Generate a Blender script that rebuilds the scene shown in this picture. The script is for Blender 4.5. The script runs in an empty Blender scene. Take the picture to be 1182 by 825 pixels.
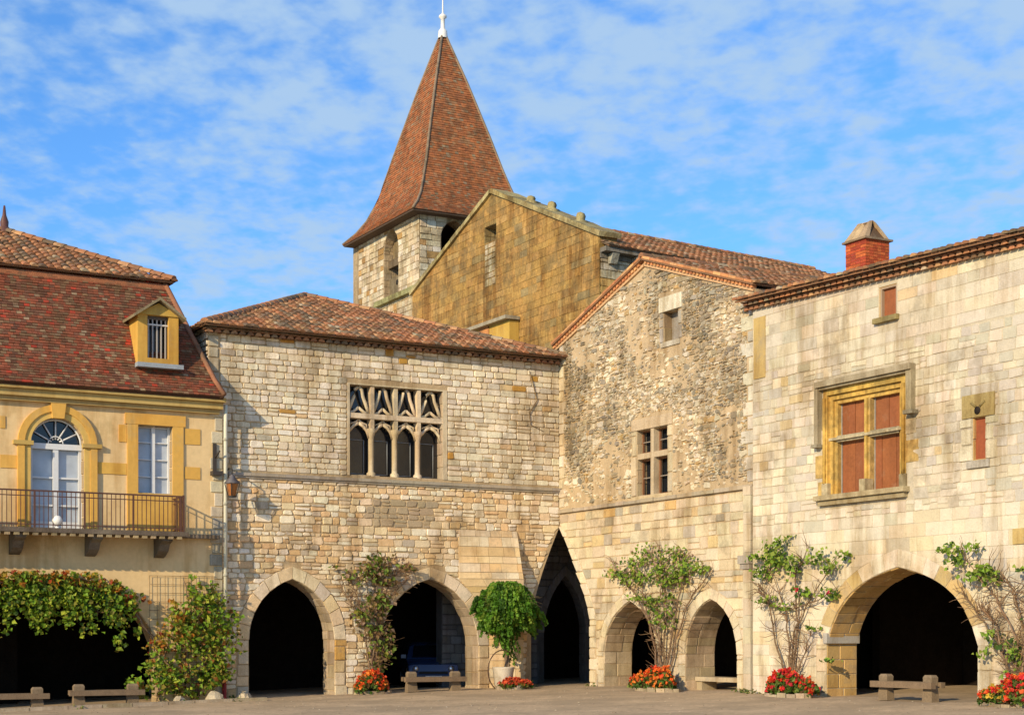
import bpy, math, random
from mathutils import Vector, Matrix
from mathutils.geometry import tessellate_polygon
R = random.Random(7)
sc = bpy.context.scene
COL = sc.collection
FPX, HZ, CXP = 1883.0, 735.0, 591.0
CAMZ = 1.5
CAM = Vector((0, 0, CAMZ))
Z = Vector((0, 0, 1))
UB = Vector((math.cos(math.radians(28.7)), math.sin(math.radians(28.7)), 0))
WB = Vector((UB.y, -UB.x, 0))
KD = 51.4
K = Vector(((646 - CXP) / FPX * KD, KD, 0))

def ray(px, py): return Vector(((px - CXP) / FPX, 1, (HZ - py) / FPX))

class Fr:
    def __init__(s, o, u, w): s.o, s.u, s.w = o, u, w
    def P(s, u, w, z): return s.o + s.u * u + s.w * w + Z * z
    def px(s, x, y, w=0.0):                      # picture point -> (u, z) on the plane at offset w
        r = ray(x, y); t = (w - (CAM - s.o).dot(s.w)) / r.dot(s.w)
        p = CAM + r * t
        return (p - s.o).dot(s.u), p.z
    def U(s, x, w=0.0): return s.px(x, HZ, w)[0]
    def Zp(s, x, y, w=0.0): return s.px(x, y, w)[1]
FB = Fr(K, UB, WB)                                # houses facing the camera's left part
FC = Fr(K, WB, -UB)                               # gabled house and the long one on the right

def gz(x, y): return .0228 * (x - 1.5) + .00678 * (y - 51.4)
def groundP(v): return Vector((v.x, v.y, gz(v.x, v.y)))

# ---------------------------------------------------------------- mesh builder
class MB:
    def __init__(s, rnd=None): s.v, s.f, s.c, s.sm = [], [], [], []
    def face(s, pts, col=(1, 1, 1), smooth=False):
        i = len(s.v); s.v.extend(pts); s.f.append(tuple(range(i, i + len(pts)))); s.c.append(col); s.sm.append(smooth)
    def mesh(s, pts, faces, col, smooth=False):
        i = len(s.v); s.v.extend(pts)
        for f in faces:
            s.f.append(tuple(i + k for k in f)); s.c.append(col); s.sm.append(smooth)
    def hexa(s, b, t, col):                       # two quads (bottom, top), same winding
        n = len(b)
        fs = [tuple(range(n))[::-1], tuple(range(n, 2 * n))] + [(k, (k + 1) % n, n + (k + 1) % n, n + k) for k in range(n)]
        s.mesh(list(b) + list(t), fs, col)
    def box(s, fr, u0, u1, w0, w1, z0, z1, col=(1, 1, 1)):
        b = [fr.P(u0, w1, z0), fr.P(u1, w1, z0), fr.P(u1, w0, z0), fr.P(u0, w0, z0)]
        t = [fr.P(u0, w1, z1), fr.P(u1, w1, z1), fr.P(u1, w0, z1), fr.P(u0, w0, z1)]
        s.hexa(b, t, col)
    def tube(s, pts, rad, col=(1, 1, 1), n=6, cap=True):
        rads = rad if isinstance(rad, (list, tuple)) else [rad] * len(pts)
        rings = []
        for i, p in enumerate(pts):
            d = (pts[min(i + 1, len(pts) - 1)] - pts[max(i - 1, 0)])
            if d.length < 1e-7: d = Vector((0, 0, 1))
            d.normalize()
            a = d.cross(Vector((0, 0, 1)) if abs(d.z) < .9 else Vector((1, 0, 0))).normalized(); b = d.cross(a)
            rings.append([p + (a * math.cos(2 * math.pi * k / n) + b * math.sin(2 * math.pi * k / n)) * rads[i] for k in range(n)])
        vs = [q for r in rings for q in r]; fs = []
        for i in range(len(pts) - 1):
            for k in range(n):
                fs.append((i * n + k, i * n + (k + 1) % n, (i + 1) * n + (k + 1) % n, (i + 1) * n + k))
        if cap: fs += [tuple(range(n))[::-1], tuple((len(pts) - 1) * n + k for k in range(n))]
        s.mesh(vs, fs, col, True)
    def lathe(s, c, prof, col=(1, 1, 1), n=14):
        vs = [c + Vector((math.cos(2 * math.pi * k / n) * r, math.sin(2 * math.pi * k / n) * r, z)) for r, z in prof for k in range(n)]
        fs = []
        for i in range(len(prof) - 1):
            for k in range(n): fs.append((i * n + k, i * n + (k + 1) % n, (i + 1) * n + (k + 1) % n, (i + 1) * n + k))
        s.mesh(vs, fs, col, True)
    def build(s, name, mat, parent=None, root=None):
        off = Vector((0, 0, 0))
        if parent is not None:
            q = parent
            while q.parent: q = q.parent
            off = Vector(q['_o']) if '_o' in q else q.location
        elif root is not None: off = root
        me = bpy.data.meshes.new(name)
        me.from_pydata([tuple(v - off) for v in s.v], [], s.f)
        ca = me.color_attributes.new('Col', 'FLOAT_COLOR', 'CORNER')
        buf = []
        for f, c in zip(s.f, s.c): buf.extend([c[0], c[1], c[2], 1.0] * len(f))
        ca.data.foreach_set('color', buf)
        me.polygons.foreach_set('use_smooth', s.sm)
        me.materials.append(mat); me.update()
        o = bpy.data.objects.new(name, me); COL.objects.link(o)
        if parent is not None: o.parent = parent
        elif root is not None: o.location = root
        return o

def thing(name, label, cat, loc, group=None):
    o = bpy.data.objects.new(name, None); COL.objects.link(o); o.location = loc
    o.empty_display_size = .3; o['label'] = label; o['category'] = cat
    if group: o['group'] = group
    return o
def tag(o, label, cat, group=None):
    o['label'] = label; o['category'] = cat
    if group: o['group'] = group
    return o
def copy_tree(o, parent=None):
    c = o.copy(); COL.objects.link(c); c.parent = parent
    for ch in [k for k in COL.objects if k.parent is o]: copy_tree(ch, c)
    return c

# ---------------------------------------------------------------- materials
def pmat(name, base=None, rough=.85, var=.25, scale=3.0, fine=30.0, bump=.3, dist=.01, tint=(1, 1, 1), big=0.0, metal=0.0, spec=.3, stain=None, streak=None):
    m = bpy.data.materials.new(name); m.use_nodes = True
    nt = m.node_tree; N = nt.nodes; L = nt.links; N.clear()
    out = N.new('ShaderNodeOutputMaterial'); bs = N.new('ShaderNodeBsdfPrincipled'); L.new(bs.outputs[0], out.inputs[0])
    bs.inputs['Roughness'].default_value = rough; bs.inputs['Metallic'].default_value = metal
    bs.inputs['Specular IOR Level'].default_value = spec
    geo = N.new('ShaderNodeNewGeometry')
    if base is None:
        at = N.new('ShaderNodeAttribute'); at.attribute_name = 'Col'; csock = at.outputs['Color']
    else:
        rgb = N.new('ShaderNodeRGB'); rgb.outputs[0].default_value = (*base, 1); csock = rgb.outputs[0]
    def noise(sc_, det=4, ro=.6):
        n = N.new('ShaderNodeTexNoise'); n.inputs['Scale'].default_value = sc_; n.inputs['Detail'].default_value = det
        n.inputs['Roughness'].default_value = ro; L.new(geo.outputs['Position'], n.inputs['Vector']); return n
    n1 = noise(scale, 5, .65); n2 = noise(fine, 3, .6)
    add = N.new('ShaderNodeMath'); add.operation = 'ADD'; L.new(n1.outputs[0], add.inputs[0]); L.new(n2.outputs[0], add.inputs[1])
    mr = N.new('ShaderNodeMapRange'); mr.inputs[1].default_value = .65; mr.inputs[2].default_value = 1.35
    mr.inputs[3].default_value = 1 - var; mr.inputs[4].default_value = 1 + var; L.new(add.outputs[0], mr.inputs[0])
    mul = N.new('ShaderNodeVectorMath'); mul.operation = 'SCALE'; L.new(csock, mul.inputs[0]); L.new(mr.outputs[0], mul.inputs['Scale'])
    cur = mul.outputs[0]
    if stain:
        ns = noise(stain[1], 6, .7)
        rmp = N.new('ShaderNodeMapRange'); rmp.inputs[1].default_value = stain[2]; rmp.inputs[2].default_value = stain[2] + .12
        rmp.inputs[3].default_value = 0; rmp.inputs[4].default_value = stain[3]; L.new(ns.outputs[0], rmp.inputs[0])
        mx = N.new('ShaderNodeMix'); mx.data_type = 'RGBA'; L.new(rmp.outputs[0], mx.inputs[0]); L.new(cur, mx.inputs[6]); mx.inputs[7].default_value = (*stain[0], 1)
        cur = mx.outputs[2]
    if streak:
        mp_ = N.new('ShaderNodeMapping'); mp_.inputs['Scale'].default_value = (2.6, 2.6, .28); L.new(geo.outputs['Position'], mp_.inputs['Vector'])
        n3 = N.new('ShaderNodeTexNoise'); n3.inputs['Scale'].default_value = 1.0; n3.inputs['Detail'].default_value = 6; n3.inputs['Roughness'].default_value = .68; L.new(mp_.outputs[0], n3.inputs['Vector'])
        n4 = noise(.45, 4, .6)
        mu = N.new('ShaderNodeMath'); mu.operation = 'MULTIPLY'; L.new(n3.outputs[0], mu.inputs[0]); L.new(n4.outputs[0], mu.inputs[1])
        r3 = N.new('ShaderNodeMapRange'); r3.inputs[1].default_value = .23; r3.inputs[2].default_value = .36; r3.inputs[3].default_value = 0; r3.inputs[4].default_value = streak[1]; L.new(mu.outputs[0], r3.inputs[0])
        m3 = N.new('ShaderNodeMix'); m3.data_type = 'RGBA'; m3.blend_type = 'MULTIPLY'; L.new(r3.outputs[0], m3.inputs[0]); L.new(cur, m3.inputs[6]); m3.inputs[7].default_value = (*streak[0], 1)
        cur = m3.outputs[2]
    L.new(cur, bs.inputs['Base Color'])
    if bump > 0:
        bp = N.new('ShaderNodeBump'); bp.inputs['Strength'].default_value = bump; bp.inputs['Distance'].default_value = dist
        L.new(add.outputs[0], bp.inputs['Height']); L.new(bp.outputs[0], bs.inputs['Normal'])
    return m
M = {}
M['stone'] = pmat('limestone', var=.24, scale=2.2, fine=26, bump=.7, dist=.02, stain=((.24, .20, .14), 1.3, .56, .5), streak=((.55, .48, .38), .8))
M['stone_dressed'] = pmat('dressed_stone', var=.14, scale=2.5, fine=26, bump=.6, dist=.02, stain=((.30, .25, .18), 1.1, .53, .55), streak=((.62, .53, .41), .8))
M['ochre'] = pmat('ochre_stone', var=.42, scale=1.1, fine=7, bump=.8, dist=.03, stain=((.12, .095, .045), 1.0, .47, .5), streak=((.5, .40, .27), .9))
M['towerstone'] = pmat('tower_stone', var=.3, scale=1.2, fine=9, bump=.8, dist=.04, stain=((.17, .13, .08), 1.1, .52, .6), streak=((.45, .38, .28), .8))
M['plaster'] = pmat('cream_plaster', var=.09, scale=1.3, fine=9, bump=.25, dist=.012, stain=((.50, .37, .17), .9, .56, .5), streak=((.7, .58, .42), .7))
M['tile'] = pmat('roof_tile', var=.3, scale=4, fine=30, bump=.5, dist=.015, stain=((.10, .08, .05), 1.1, .5, .7))
M['flat_tile'] = pmat('flat_clay_tile', var=.3, scale=3, fine=26, bump=.5, dist=.012, stain=((.13, .065, .03), 1.3, .5, .6), streak=((.7, .6, .5), .5))
M['wood'] = pmat('weathered_wood', var=.3, scale=5, fine=40, bump=.5)
M['paint'] = pmat('painted_wood', var=.08, rough=.5, bump=.1)
M['iron'] = pmat('iron', var=.2, rough=.55, bump=.1)
M['dark'] = pmat('shade_toned_masonry', base=(.02, .015, .011), var=.4, scale=3, bump=.7, spec=0, rough=1)  # near-black base: the deep shade of the arcades is painted into the colour
M['board'] = pmat('red_board', var=.22, rough=.75, bump=.2, fine=14, scale=2, stain=((.30, .16, .09), 2.5, .58, .5))
M['bark'] = pmat('bark', var=.35, scale=14, fine=50, bump=.6)
M['carpaint'] = pmat('car_paint', var=.02, rough=.25, bump=0, spec=.6)
M['rubber'] = pmat('rubber', base=(.02, .02, .02), rough=.8)
M['brick'] = pmat('brick', var=.3, scale=5, fine=30, bump=.6, dist=.02)
M['metal'] = pmat('bright_metal', var=.05, rough=.35, metal=.9, bump=0)

def leafmat(name, trans=.35, rough=.55):
    m = bpy.data.materials.new(name); m.use_nodes = True
    nt = m.node_tree; N = nt.nodes; L = nt.links; N.clear()
    out = N.new('ShaderNodeOutputMaterial'); at = N.new('ShaderNodeAttribute'); at.attribute_name = 'Col'
    bs = N.new('ShaderNodeBsdfPrincipled'); bs.inputs['Roughness'].default_value = rough; bs.inputs['Specular IOR Level'].default_value = .3
    tr = N.new('ShaderNodeBsdfTranslucent'); mx = N.new('ShaderNodeMixShader'); mx.inputs[0].default_value = trans
    L.new(at.outputs['Color'], bs.inputs['Base Color']); L.new(at.outputs['Color'], tr.inputs['Color'])
    L.new(bs.outputs[0], mx.inputs[1]); L.new(tr.outputs[0], mx.inputs[2]); L.new(mx.outputs[0], out.inputs[0])
    return m
M['leaf'] = leafmat('leaf'); M['petal'] = leafmat('petal', .3, .6)
def glassmat(name, col, rough):
    m = bpy.data.materials.new(name); m.use_nodes = True
    b = m.node_tree.nodes['Principled BSDF']; b.inputs['Base Color'].default_value = (*col, 1)
    b.inputs['Roughness'].default_value = rough; b.inputs['Specular IOR Level'].default_value = .7
    nt = m.node_tree; n = nt.nodes.new('ShaderNodeTexNoise'); n.inputs['Scale'].default_value = 1.6
    g = nt.nodes.new('ShaderNodeNewGeometry'); nt.links.new(g.outputs['Position'], n.inputs['Vector'])
    bp = nt.nodes.new('ShaderNodeBump'); bp.inputs['Strength'].default_value = .25; bp.inputs['Distance'].default_value = .02
    nt.links.new(n.outputs[0], bp.inputs['Height']); nt.links.new(bp.outputs[0], b.inputs['Normal'])
    return m
M['glass'] = glassmat('dark_glass', (.012, .014, .018), .12)
M['curtain'] = pmat('curtained_glass', base=(.42, .46, .52), rough=.2, var=.15, scale=3, fine=1.5, bump=.1, spec=.6)
M['amber'] = pmat('amber_glass', base=(.34, .12, .03), rough=.2, var=.1, bump=0, spec=.6)
M['globe'] = pmat('white_globe', base=(.75, .74, .7), rough=.3, var=.04, bump=0)

# ---------------------------------------------------------------- masonry
def jit(c, a, rnd=R):
    k = 1 + rnd.uniform(-a, a)
    return (max(0, c[0] * k * (1 + rnd.uniform(-.04, .04))), max(0, c[1] * k), max(0, c[2] * k * (1 + rnd.uniform(-.07, .07))))
def pick(pal):
    t = R.random() * sum(p[0] for p in pal)
    for wgt, c, a in pal:
        t -= wgt
        if t <= 0: return jit(c, a)
    return jit(pal[-1][1], pal[-1][2])

def spans(polys, z):
    xs = []
    for p in polys:
        n = len(p)
        for i in range(n):
            a, b = p[i], p[(i + 1) % n]
            if (a[1] <= z) != (b[1] <= z): xs.append(a[0] + (z - a[1]) / (b[1] - a[1]) * (b[0] - a[0]))
    xs.sort()
    return [(xs[i], xs[i + 1]) for i in range(0, len(xs) - 1, 2)]
def inter(A, B):
    out = []
    for a in A:
        for b in B:
            lo, hi = max(a[0], b[0]), min(a[1], b[1])
            if hi - lo > .02: out.append((lo, hi))
    return out

def stone(mb, fr, w, quad, d, col, rough=.012, gap=.012, corner=.25):
    # quad: four (u,z) corners anticlockwise from lower left; slightly rounded block standing d proud of w
    cu = sum(q[0] for q in quad) / 4; cz = sum(q[1] for q in quad) / 4
    pts = []
    for i in range(4):
        a, p, b = quad[i - 1], quad[i], quad[(i + 1) % 4]
        for o, other in ((0, a), (1, b)):
            L = math.hypot(other[0] - p[0], other[1] - p[1])
            k = min(.45, corner * .12 / max(L, .05)) if corner else 0
            q = (p[0] + (other[0] - p[0]) * k, p[1] + (other[1] - p[1]) * k)
            pts.append((q[0] + R.uniform(-rough, rough), q[1] + R.uniform(-rough, rough)))
    def shrink(p, g):
        du, dz = p[0] - cu, p[1] - cz
        su = max(0, abs(du) - g) / max(abs(du), 1e-6); sz = max(0, abs(dz) - g) / max(abs(dz), 1e-6)
        return cu + du * su, cz + dz * sz
    b = [shrink(p, gap) for p in pts]; t = [shrink(p, gap + min(.02, d * .55)) for p in pts]
    tilt = R.uniform(-.009, .009) * min(1, d / .03); tz = R.uniform(-.009, .009) * min(1, d / .03)
    hw = max(abs(pts[0][0] - cu), .1); hz = max(abs(pts[0][1] - cz), .1)
    vb = [fr.P(p[0], w - .01, p[1]) for p in b]
    vt = [fr.P(p[0], w + d + tilt * (p[0] - cu) / hw + tz * (p[1] - cz) / hz, p[1]) for p in t]
    n = len(vb)
    mb.mesh(vb + vt, [tuple(range(n, 2 * n))] + [(k, (k + 1) % n, n + (k + 1) % n, n + k) for k in range(n)], col)

def courses(mb, fr, w, outer, holes, hr, lr, pal, d=(.01, .035), rough=.012, gap=.012, corner=.25, zlo=None, zhi=None, skip=0.0, wf=None):
    polys = [outer] + holes
    z = min(p[1] for p in outer) if zlo is None else zlo
    top = max(p[1] for p in outer) if zhi is None else zhi
    while z < top - .05:
        h = R.uniform(*hr)
        if callable(pal): pass
        z1 = min(z + h, top)
        A = spans(polys, z + .004); B = spans(polys, z1 - .004)
        if len(A) == len(B) and all(min(a[1], b[1]) - max(a[0], b[0]) > .05 for a, b in zip(A, B)):
            segs = list(zip(A, B))
        else:
            I = inter(inter(A, B), spans(polys, (z + z1) / 2)); segs = [(i, i) for i in I]
        for a, b in segs:
            lo = max(a[0], b[0]); hi = min(a[1], b[1]); cuts = []
            x = lo + R.uniform(*lr)
            while x < hi - lr[0] * .7:
                cuts.append(x); x += R.uniform(*lr) * (h / ((hr[0] + hr[1]) / 2)) ** .5
            us0 = [a[0]] + cuts + [a[1]]; us1 = [b[0]] + cuts + [b[1]]
            for i in range(len(us0) - 1):
                if skip and R.random() < skip: continue
                l0, r0, l1, r1 = us0[i], us0[i + 1], us1[i], us1[i + 1]
                zz = z + (R.uniform(-.012, .012) if rough > .01 else 0)
                mid = ((l0 + r0) / 2, (z + z1) / 2)
                c = pal(mid[0], mid[1]) if callable(pal) else pick(pal)
                if c is None: continue
                if h > hr[0] * 1.55 and R.random() < .35:    # split a tall block into two thin ones
                    k = R.uniform(.4, .6); zm = z + (z1 - z) * k
                    lm, rm = l0 + (l1 - l0) * k, r0 + (r1 - r0) * k
                    stone(mb, fr, w, [(l0, z), (r0, z), (rm, zm), (lm, zm)], R.uniform(*d), c, rough, gap, corner)
                    c2 = pal(*mid) if callable(pal) else pick(pal)
                    stone(mb, fr, w, [(lm, zm), (rm, zm), (r1, z1), (l1, z1)], R.uniform(*d), c2 or c, rough, gap, corner)
                else:
                    stone(mb, fr, w, [(l0, z), (r0, z), (r1, z1), (l1, z1)], R.uniform(*d), c, rough, gap, corner)
        z = z1

def rubble(mb, fr, w, outer, holes, cell, pal, d=(.01, .05), dens=1.0):
    polys = [outer] + holes
    zs = [p[1] for p in outer]; z = min(zs)
    row = 0
    while z < max(zs):
        for a, b in spans(polys, z):
            u = a + cell * R.uniform(.3, .7)
            while u < b - cell * .3:
                if R.random() < dens:
                    cu, cz = u + R.uniform(-.3, .3) * cell, z + R.uniform(-.3, .3) * cell
                    c = pal(cu, cz) if callable(pal) else pick(pal)
                    ru = min(cell * R.uniform(.35, .85), cu - a, b - cu); rz = cell * R.uniform(.25, .5)
                    if ru > .03 and c:
                        ok = True
                        for q in ((cu - ru, cz), (cu + ru, cz), (cu, cz - rz), (cu, cz + rz)):
                            if not any(s0 <= q[0] <= s1 for s0, s1 in spans(polys, q[1])): ok = False
                        if ok:
                            n = R.choice((4, 5, 5, 6)); ph = R.uniform(0, 6.28) if n > 4 else .785 + R.uniform(-.25, .25); rot = R.uniform(-.3, .3); dd = R.uniform(*d)
                            pts = []
                            for k in range(n):
                                an = ph + 2 * math.pi * k / n; rr = R.uniform(.8, 1.15)
                                x, y = math.cos(an) * ru * rr, math.sin(an) * rz * rr
                                pts.append((cu + x * math.cos(rot) - y * math.sin(rot), cz + x * math.sin(rot) + y * math.cos(rot)))
                            vb = [fr.P(p[0], w - .01, p[1]) for p in pts]
                            vt = [fr.P(cu + (p[0] - cu) * .88, w + dd * R.uniform(.6, 1.2), cz + (p[1] - cz) * .84) for p in pts]
                            mb.mesh(vb + vt, [tuple(range(n, 2 * n))] + [(k, (k + 1) % n, n + (k + 1) % n, n + k) for k in range(n)], c)
                u += cell * R.uniform(.8, 1.2)
        z += cell * .78; row += 1

def slab(mb, fr, w1, w0, outer, holes, col, side=None, back=True):
    """wall with openings: front at w1, back at w0"""
    loops = [outer] + holes
    flat = [p for l in loops for p in l]
    tris = tessellate_polygon([[Vector((p[0], p[1], 0)) for p in l] for l in loops])
    for t in tris:
        q = [flat[i] for i in t]
        ar = (q[1][0] - q[0][0]) * (q[2][1] - q[0][1]) - (q[2][0] - q[0][0]) * (q[1][1] - q[0][1])
        if ar < 0: q = q[::-1]
        mb.face([fr.P(p[0], w1, p[1]) for p in q], col)
        if back: mb.face([fr.P(p[0], w0, p[1]) for p in q[::-1]], col)
    for l in loops:
        n = len(l)
        for i in range(n):
            a, b = l[i], l[(i + 1) % n]
            L = math.hypot(b[0] - a[0], b[1] - a[1]); k = max(1, int(L / .34))
            for j in range(k):
                p = (a[0] + (b[0] - a[0]) * j / k, a[1] + (b[1] - a[1]) * j / k); q = (a[0] + (b[0] - a[0]) * (j + 1) / k, a[1] + (b[1] - a[1]) * (j + 1) / k)
                nb = 2 if side else 1; off = R.uniform(.35, .65)
                ws = [w0, w0 + (w1 - w0) * off, w1] if nb == 2 else [w0, w1]
                for h in range(nb):
                    c = side() if side else col
                    F4 = [fr.P(p[0], ws[h + 1], p[1]), fr.P(p[0], ws[h], p[1]), fr.P(q[0], ws[h], q[1]), fr.P(q[0], ws[h + 1], q[1])]
                    mb.face(F4, col)
                    if side and l is not outer and L > .05:
                        ce = sum(F4, Vector((0, 0, 0))) / 4; hc_ = (sum(x[0] for x in l) / n, sum(x[1] for x in l) / n)
                        nn = (F4[1] - F4[0]).cross(F4[2] - F4[1])
                        if nn.length > 1e-6:
                            nn.normalize(); tc_ = fr.P(hc_[0], (w0 + w1) / 2, hc_[1])
                            if nn.dot(tc_ - ce) < 0: nn = -nn
                            pr = R.uniform(.006, .03)
                            def ins(v, g): dv = v - ce; return ce + dv * max(.3, 1 - g / max(dv.length, .05))
                            B4 = [ins(v, .012) for v in F4]; T4 = [ins(v, .03) + nn * pr for v in F4]
                            mb.mesh(B4 + T4, [(4, 5, 6, 7)] + [(k_, (k_ + 1) % 4, 4 + (k_ + 1) % 4, 4 + k_) for k_ in range(4)], c)

def arch(u0, u1, zb, zs, za, n=9, t=0.0):
    """pointed arch outline, foot to foot, t = offset outwards; the returned loop runs anticlockwise"""
    a = (u1 - u0) / 2; m = (u0 + u1) / 2; r = za - zs
    if r < a * 1.12:
        A_, R_ = a + t, r + t * 1.15; c_ = math.hypot(A_, R_); nx, nz_ = R_ / c_, A_ / c_; right = []
        for i in range(n + 1):
            x = i / n; b_ = .62 * x * (1 - x) * (1.25 - .5 * x) * c_; right.append((m + A_ * (1 - x) + nx * b_, zs + R_ * x + nz_ * b_))
        right = [(min(p[0], m + A_ + .0), p[1]) for p in right]
        left = [(2 * m - p[0], p[1]) for p in right[::-1]][1:]
        return [(u0 - t, zb), (u1 + t, zb)] + right + left if t or zb < zs else right + left
    rr = max(r, a * 1.001); Rr = (a * a + rr * rr) / (2 * a)
    k = r / rr
    zt = math.sqrt(max(0, (Rr + t) ** 2 - (Rr - a) ** 2))
    th = math.atan2(zt, Rr - a)
    right = [(m - (Rr - a) + (Rr + t) * math.cos(th * i / n), zs + k * (Rr + t) * math.sin(th * i / n)) for i in range(n + 1)]
    left = [(2 * m - p[0], p[1]) for p in right[::-1]][1:]
    return [(u0 - t, zb), (u1 + t, zb)] + right + left if t or zb < zs else right + left
def ring(mb, fr, w, u0, u1, zs, za, t, pal, d=.03, n=8, w0=None):
    """voussoirs of a pointed arch"""
    I = arch(u0, u1, zs - .01, zs, za, n)[2:]; O = arch(u0, u1, zs - .01, zs, za, n, t)[2:]
    for i in range(len(I) - 1):
        q = [I[i], O[i], O[i + 1], I[i + 1]]
        dd = d + R.uniform(-.006, .008)
        c = pal(i / (len(I) - 2)) if callable(pal) else pick(pal)
        cu = sum(p[0] for p in q) / 4; cz = sum(p[1] for p in q) / 4
        b = [(cu + (p[0] - cu) * .99, cz + (p[1] - cz) * .97) for p in q]; tt = [(cu + (p[0] - cu) * .95, cz + (p[1] - cz) * .92) for p in q]
        vb = [fr.P(p[0], w - .01, p[1]) for p in b]; vt = [fr.P(p[0], w + dd, p[1]) for p in tt]
        mb.mesh(vb + vt, [(4, 5, 6, 7)] + [(k, (k + 1) % 4, 4 + (k + 1) % 4, 4 + k) for k in range(4)], c)
def quoins(mb, fr, w, u, sgn, z0, z1, pal, hr=(.28, .42), lr=(.3, .62), d=.03):
    z = z0; k = 0
    while z < z1 - .1:
        h = R.uniform(*hr); zz = min(z + h, z1); l = lr[k % 2] * R.uniform(.85, 1.15); k += 1
        a, b = (u, u + l) if sgn > 0 else (u - l, u)
        stone(mb, fr, w, [(a, z), (b, z), (b, zz), (a, zz)], d + R.uniform(-.005, .01), pick(pal), .004, .006, .1)
        z = zz
def rect(u0, u1, z0, z1): return [(u0, z0), (u1, z0), (u1, z1), (u0, z1)]

# ---------------------------------------------------------------- roofs
PAL_TILE = [(5, (.36, .155, .07), .22), (4, (.27, .125, .06), .25), (2.6, (.44, .24, .115), .2), (2.5, (.19, .125, .075), .25), (.35, (.40, .31, .20), .15)]
PAL_FLAT = [(6, (.24, .07, .034), .24), (4, (.15, .062, .034), .25), (3.4, (.20, .115, .06), .22), (.8, (.28, .19, .11), .2), (.4, (.40, .05, .024), .2)]
PAL_SPIRE = [(6, (.38, .135, .048), .14), (4, (.29, .11, .044), .16), (2.5, (.30, .15, .07), .2), (.8, (.27, .19, .11), .2)]
def poly2(plane, e, s, o): return [((p - o).dot(e), (p - o).dot(s)) for p in plane]
def canal_roof(mb, poly, pitch=.23, step=.36, pal=PAL_TILE, under=(.24, .12, .06), thick=.05):
    o = poly[0]; e = (poly[1] - poly[0]).normalized()
    n = None
    for i in range(2, len(poly)):
        c = e.cross(poly[i] - o)
        if c.length > .3: n = c.normalized(); break
    if n.z < 0: n = -n
    s = n.cross(e).normalized()
    if s.z < 0: s = -s
    P2 = poly2(poly, e, s, o)
    mb.hexa([p - n * thick for p in poly], [p for p in poly], under)
    a = min(p[0] for p in P2) + pitch / 2; amax = max(p[0] for p in P2)
    while a < amax:
        Q = [(p[1], p[0]) for p in P2]
        for b0, b1 in spans([Q], a):
            b = b0 - .06
            j = R.uniform(-.04, .04)
            while b < b1 - .03:
                be = min(b + step + .05, b1 + .02)
                r0, r1 = pitch * .44, pitch * .36
                h0, h1 = .055 + R.uniform(-.008, .012), .02
                c = pick(pal); wob = R.uniform(-.012, .012)
                vs = []
                for bb, r, h in ((b, r0, h0), (be, r1, h1)):
                    for k in range(6):
                        t = math.pi * k / 5
                        vs.append(o + e * (a + wob - math.cos(t) * r) + s * bb + n * (h - .03 + math.sin(t) * r * .75))
                fs = [(k, k + 1, 7 + k, 6 + k) for k in range(5)] + [(0, 5, 4, 3, 2, 1)]
                mb.mesh(vs, fs, c, False)
                b += step * R.uniform(.95, 1.05)
        a += pitch
def flat_roof(mb, poly, wt=.17, ht=.12, pal=PAL_FLAT, under=(.06, .03, .02), thick=.12, lip=.022):
    o = poly[0]; e = (poly[1] - poly[0]).normalized(); n = None
    for i in range(2, len(poly)):
        c = e.cross(poly[i] - o)
        if c.length > .3: n = c.normalized(); break
    if n.z < 0: n = -n
    s = n.cross(e).normalized()
    if s.z < 0: s = -s
    P2 = poly2(poly, e, s, o)
    mb.hexa([p - n * thick for p in poly], [p for p in poly], under)
    b = min(p[1] for p in P2); bm = max(p[1] for p in P2); row = 0
    while b < bm - .02:
        for a0, a1 in spans([P2], min(b + ht * .5, bm - .001)):
            a = a0 - (wt * .5 if row % 2 else 0)
            while a < a1:
                x0, x1 = max(a, a0) + .003, min(a + wt, a1) - .003
                if x1 - x0 > .02:
                    c = pick(pal); l = lip * R.uniform(.7, 1.5); bb = b + R.uniform(-.006, .006)
                    p = [o + e * x0 + s * bb, o + e * x1 + s * bb, o + e * x1 + s * (b + ht + .01), o + e * x0 + s * (b + ht + .01)]
                    q0, q1 = p[0] + n * l, p[1] + n * l
                    mb.mesh([p[0], p[1], q1, q0, p[2] + n * .002, p[3] + n * .002], [(0, 1, 2, 3), (3, 2, 4, 5), (1, 4, 2), (0, 3, 5)], c)
                a += wt * R.uniform(.96, 1.04)
        b += ht; row += 1
def ridge_tiles(mb, a, b, pal=PAL_TILE, r=.12, step=.38):
    d = (b - a); L = d.length; d.normalize(); side = d.cross(Z).normalized(); up = side.cross(d).normalized()
    x = 0
    while x < L:
        xe = min(x + step + .05, L); c = pick(pal); vs = []
        for t, rr in ((x, r * 1.12), (xe, r * .92)):
            for k in range(7):
                an = math.pi * k / 6; vs.append(a + d * t + side * math.cos(an) * rr + up * (math.sin(an) * rr * .9 - .02))
        mb.mesh(vs, [(k, k + 1, 8 + k, 7 + k) for k in range(6)] + [(0, 6, 5, 4, 3, 2, 1)], c)
        x += step
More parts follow.
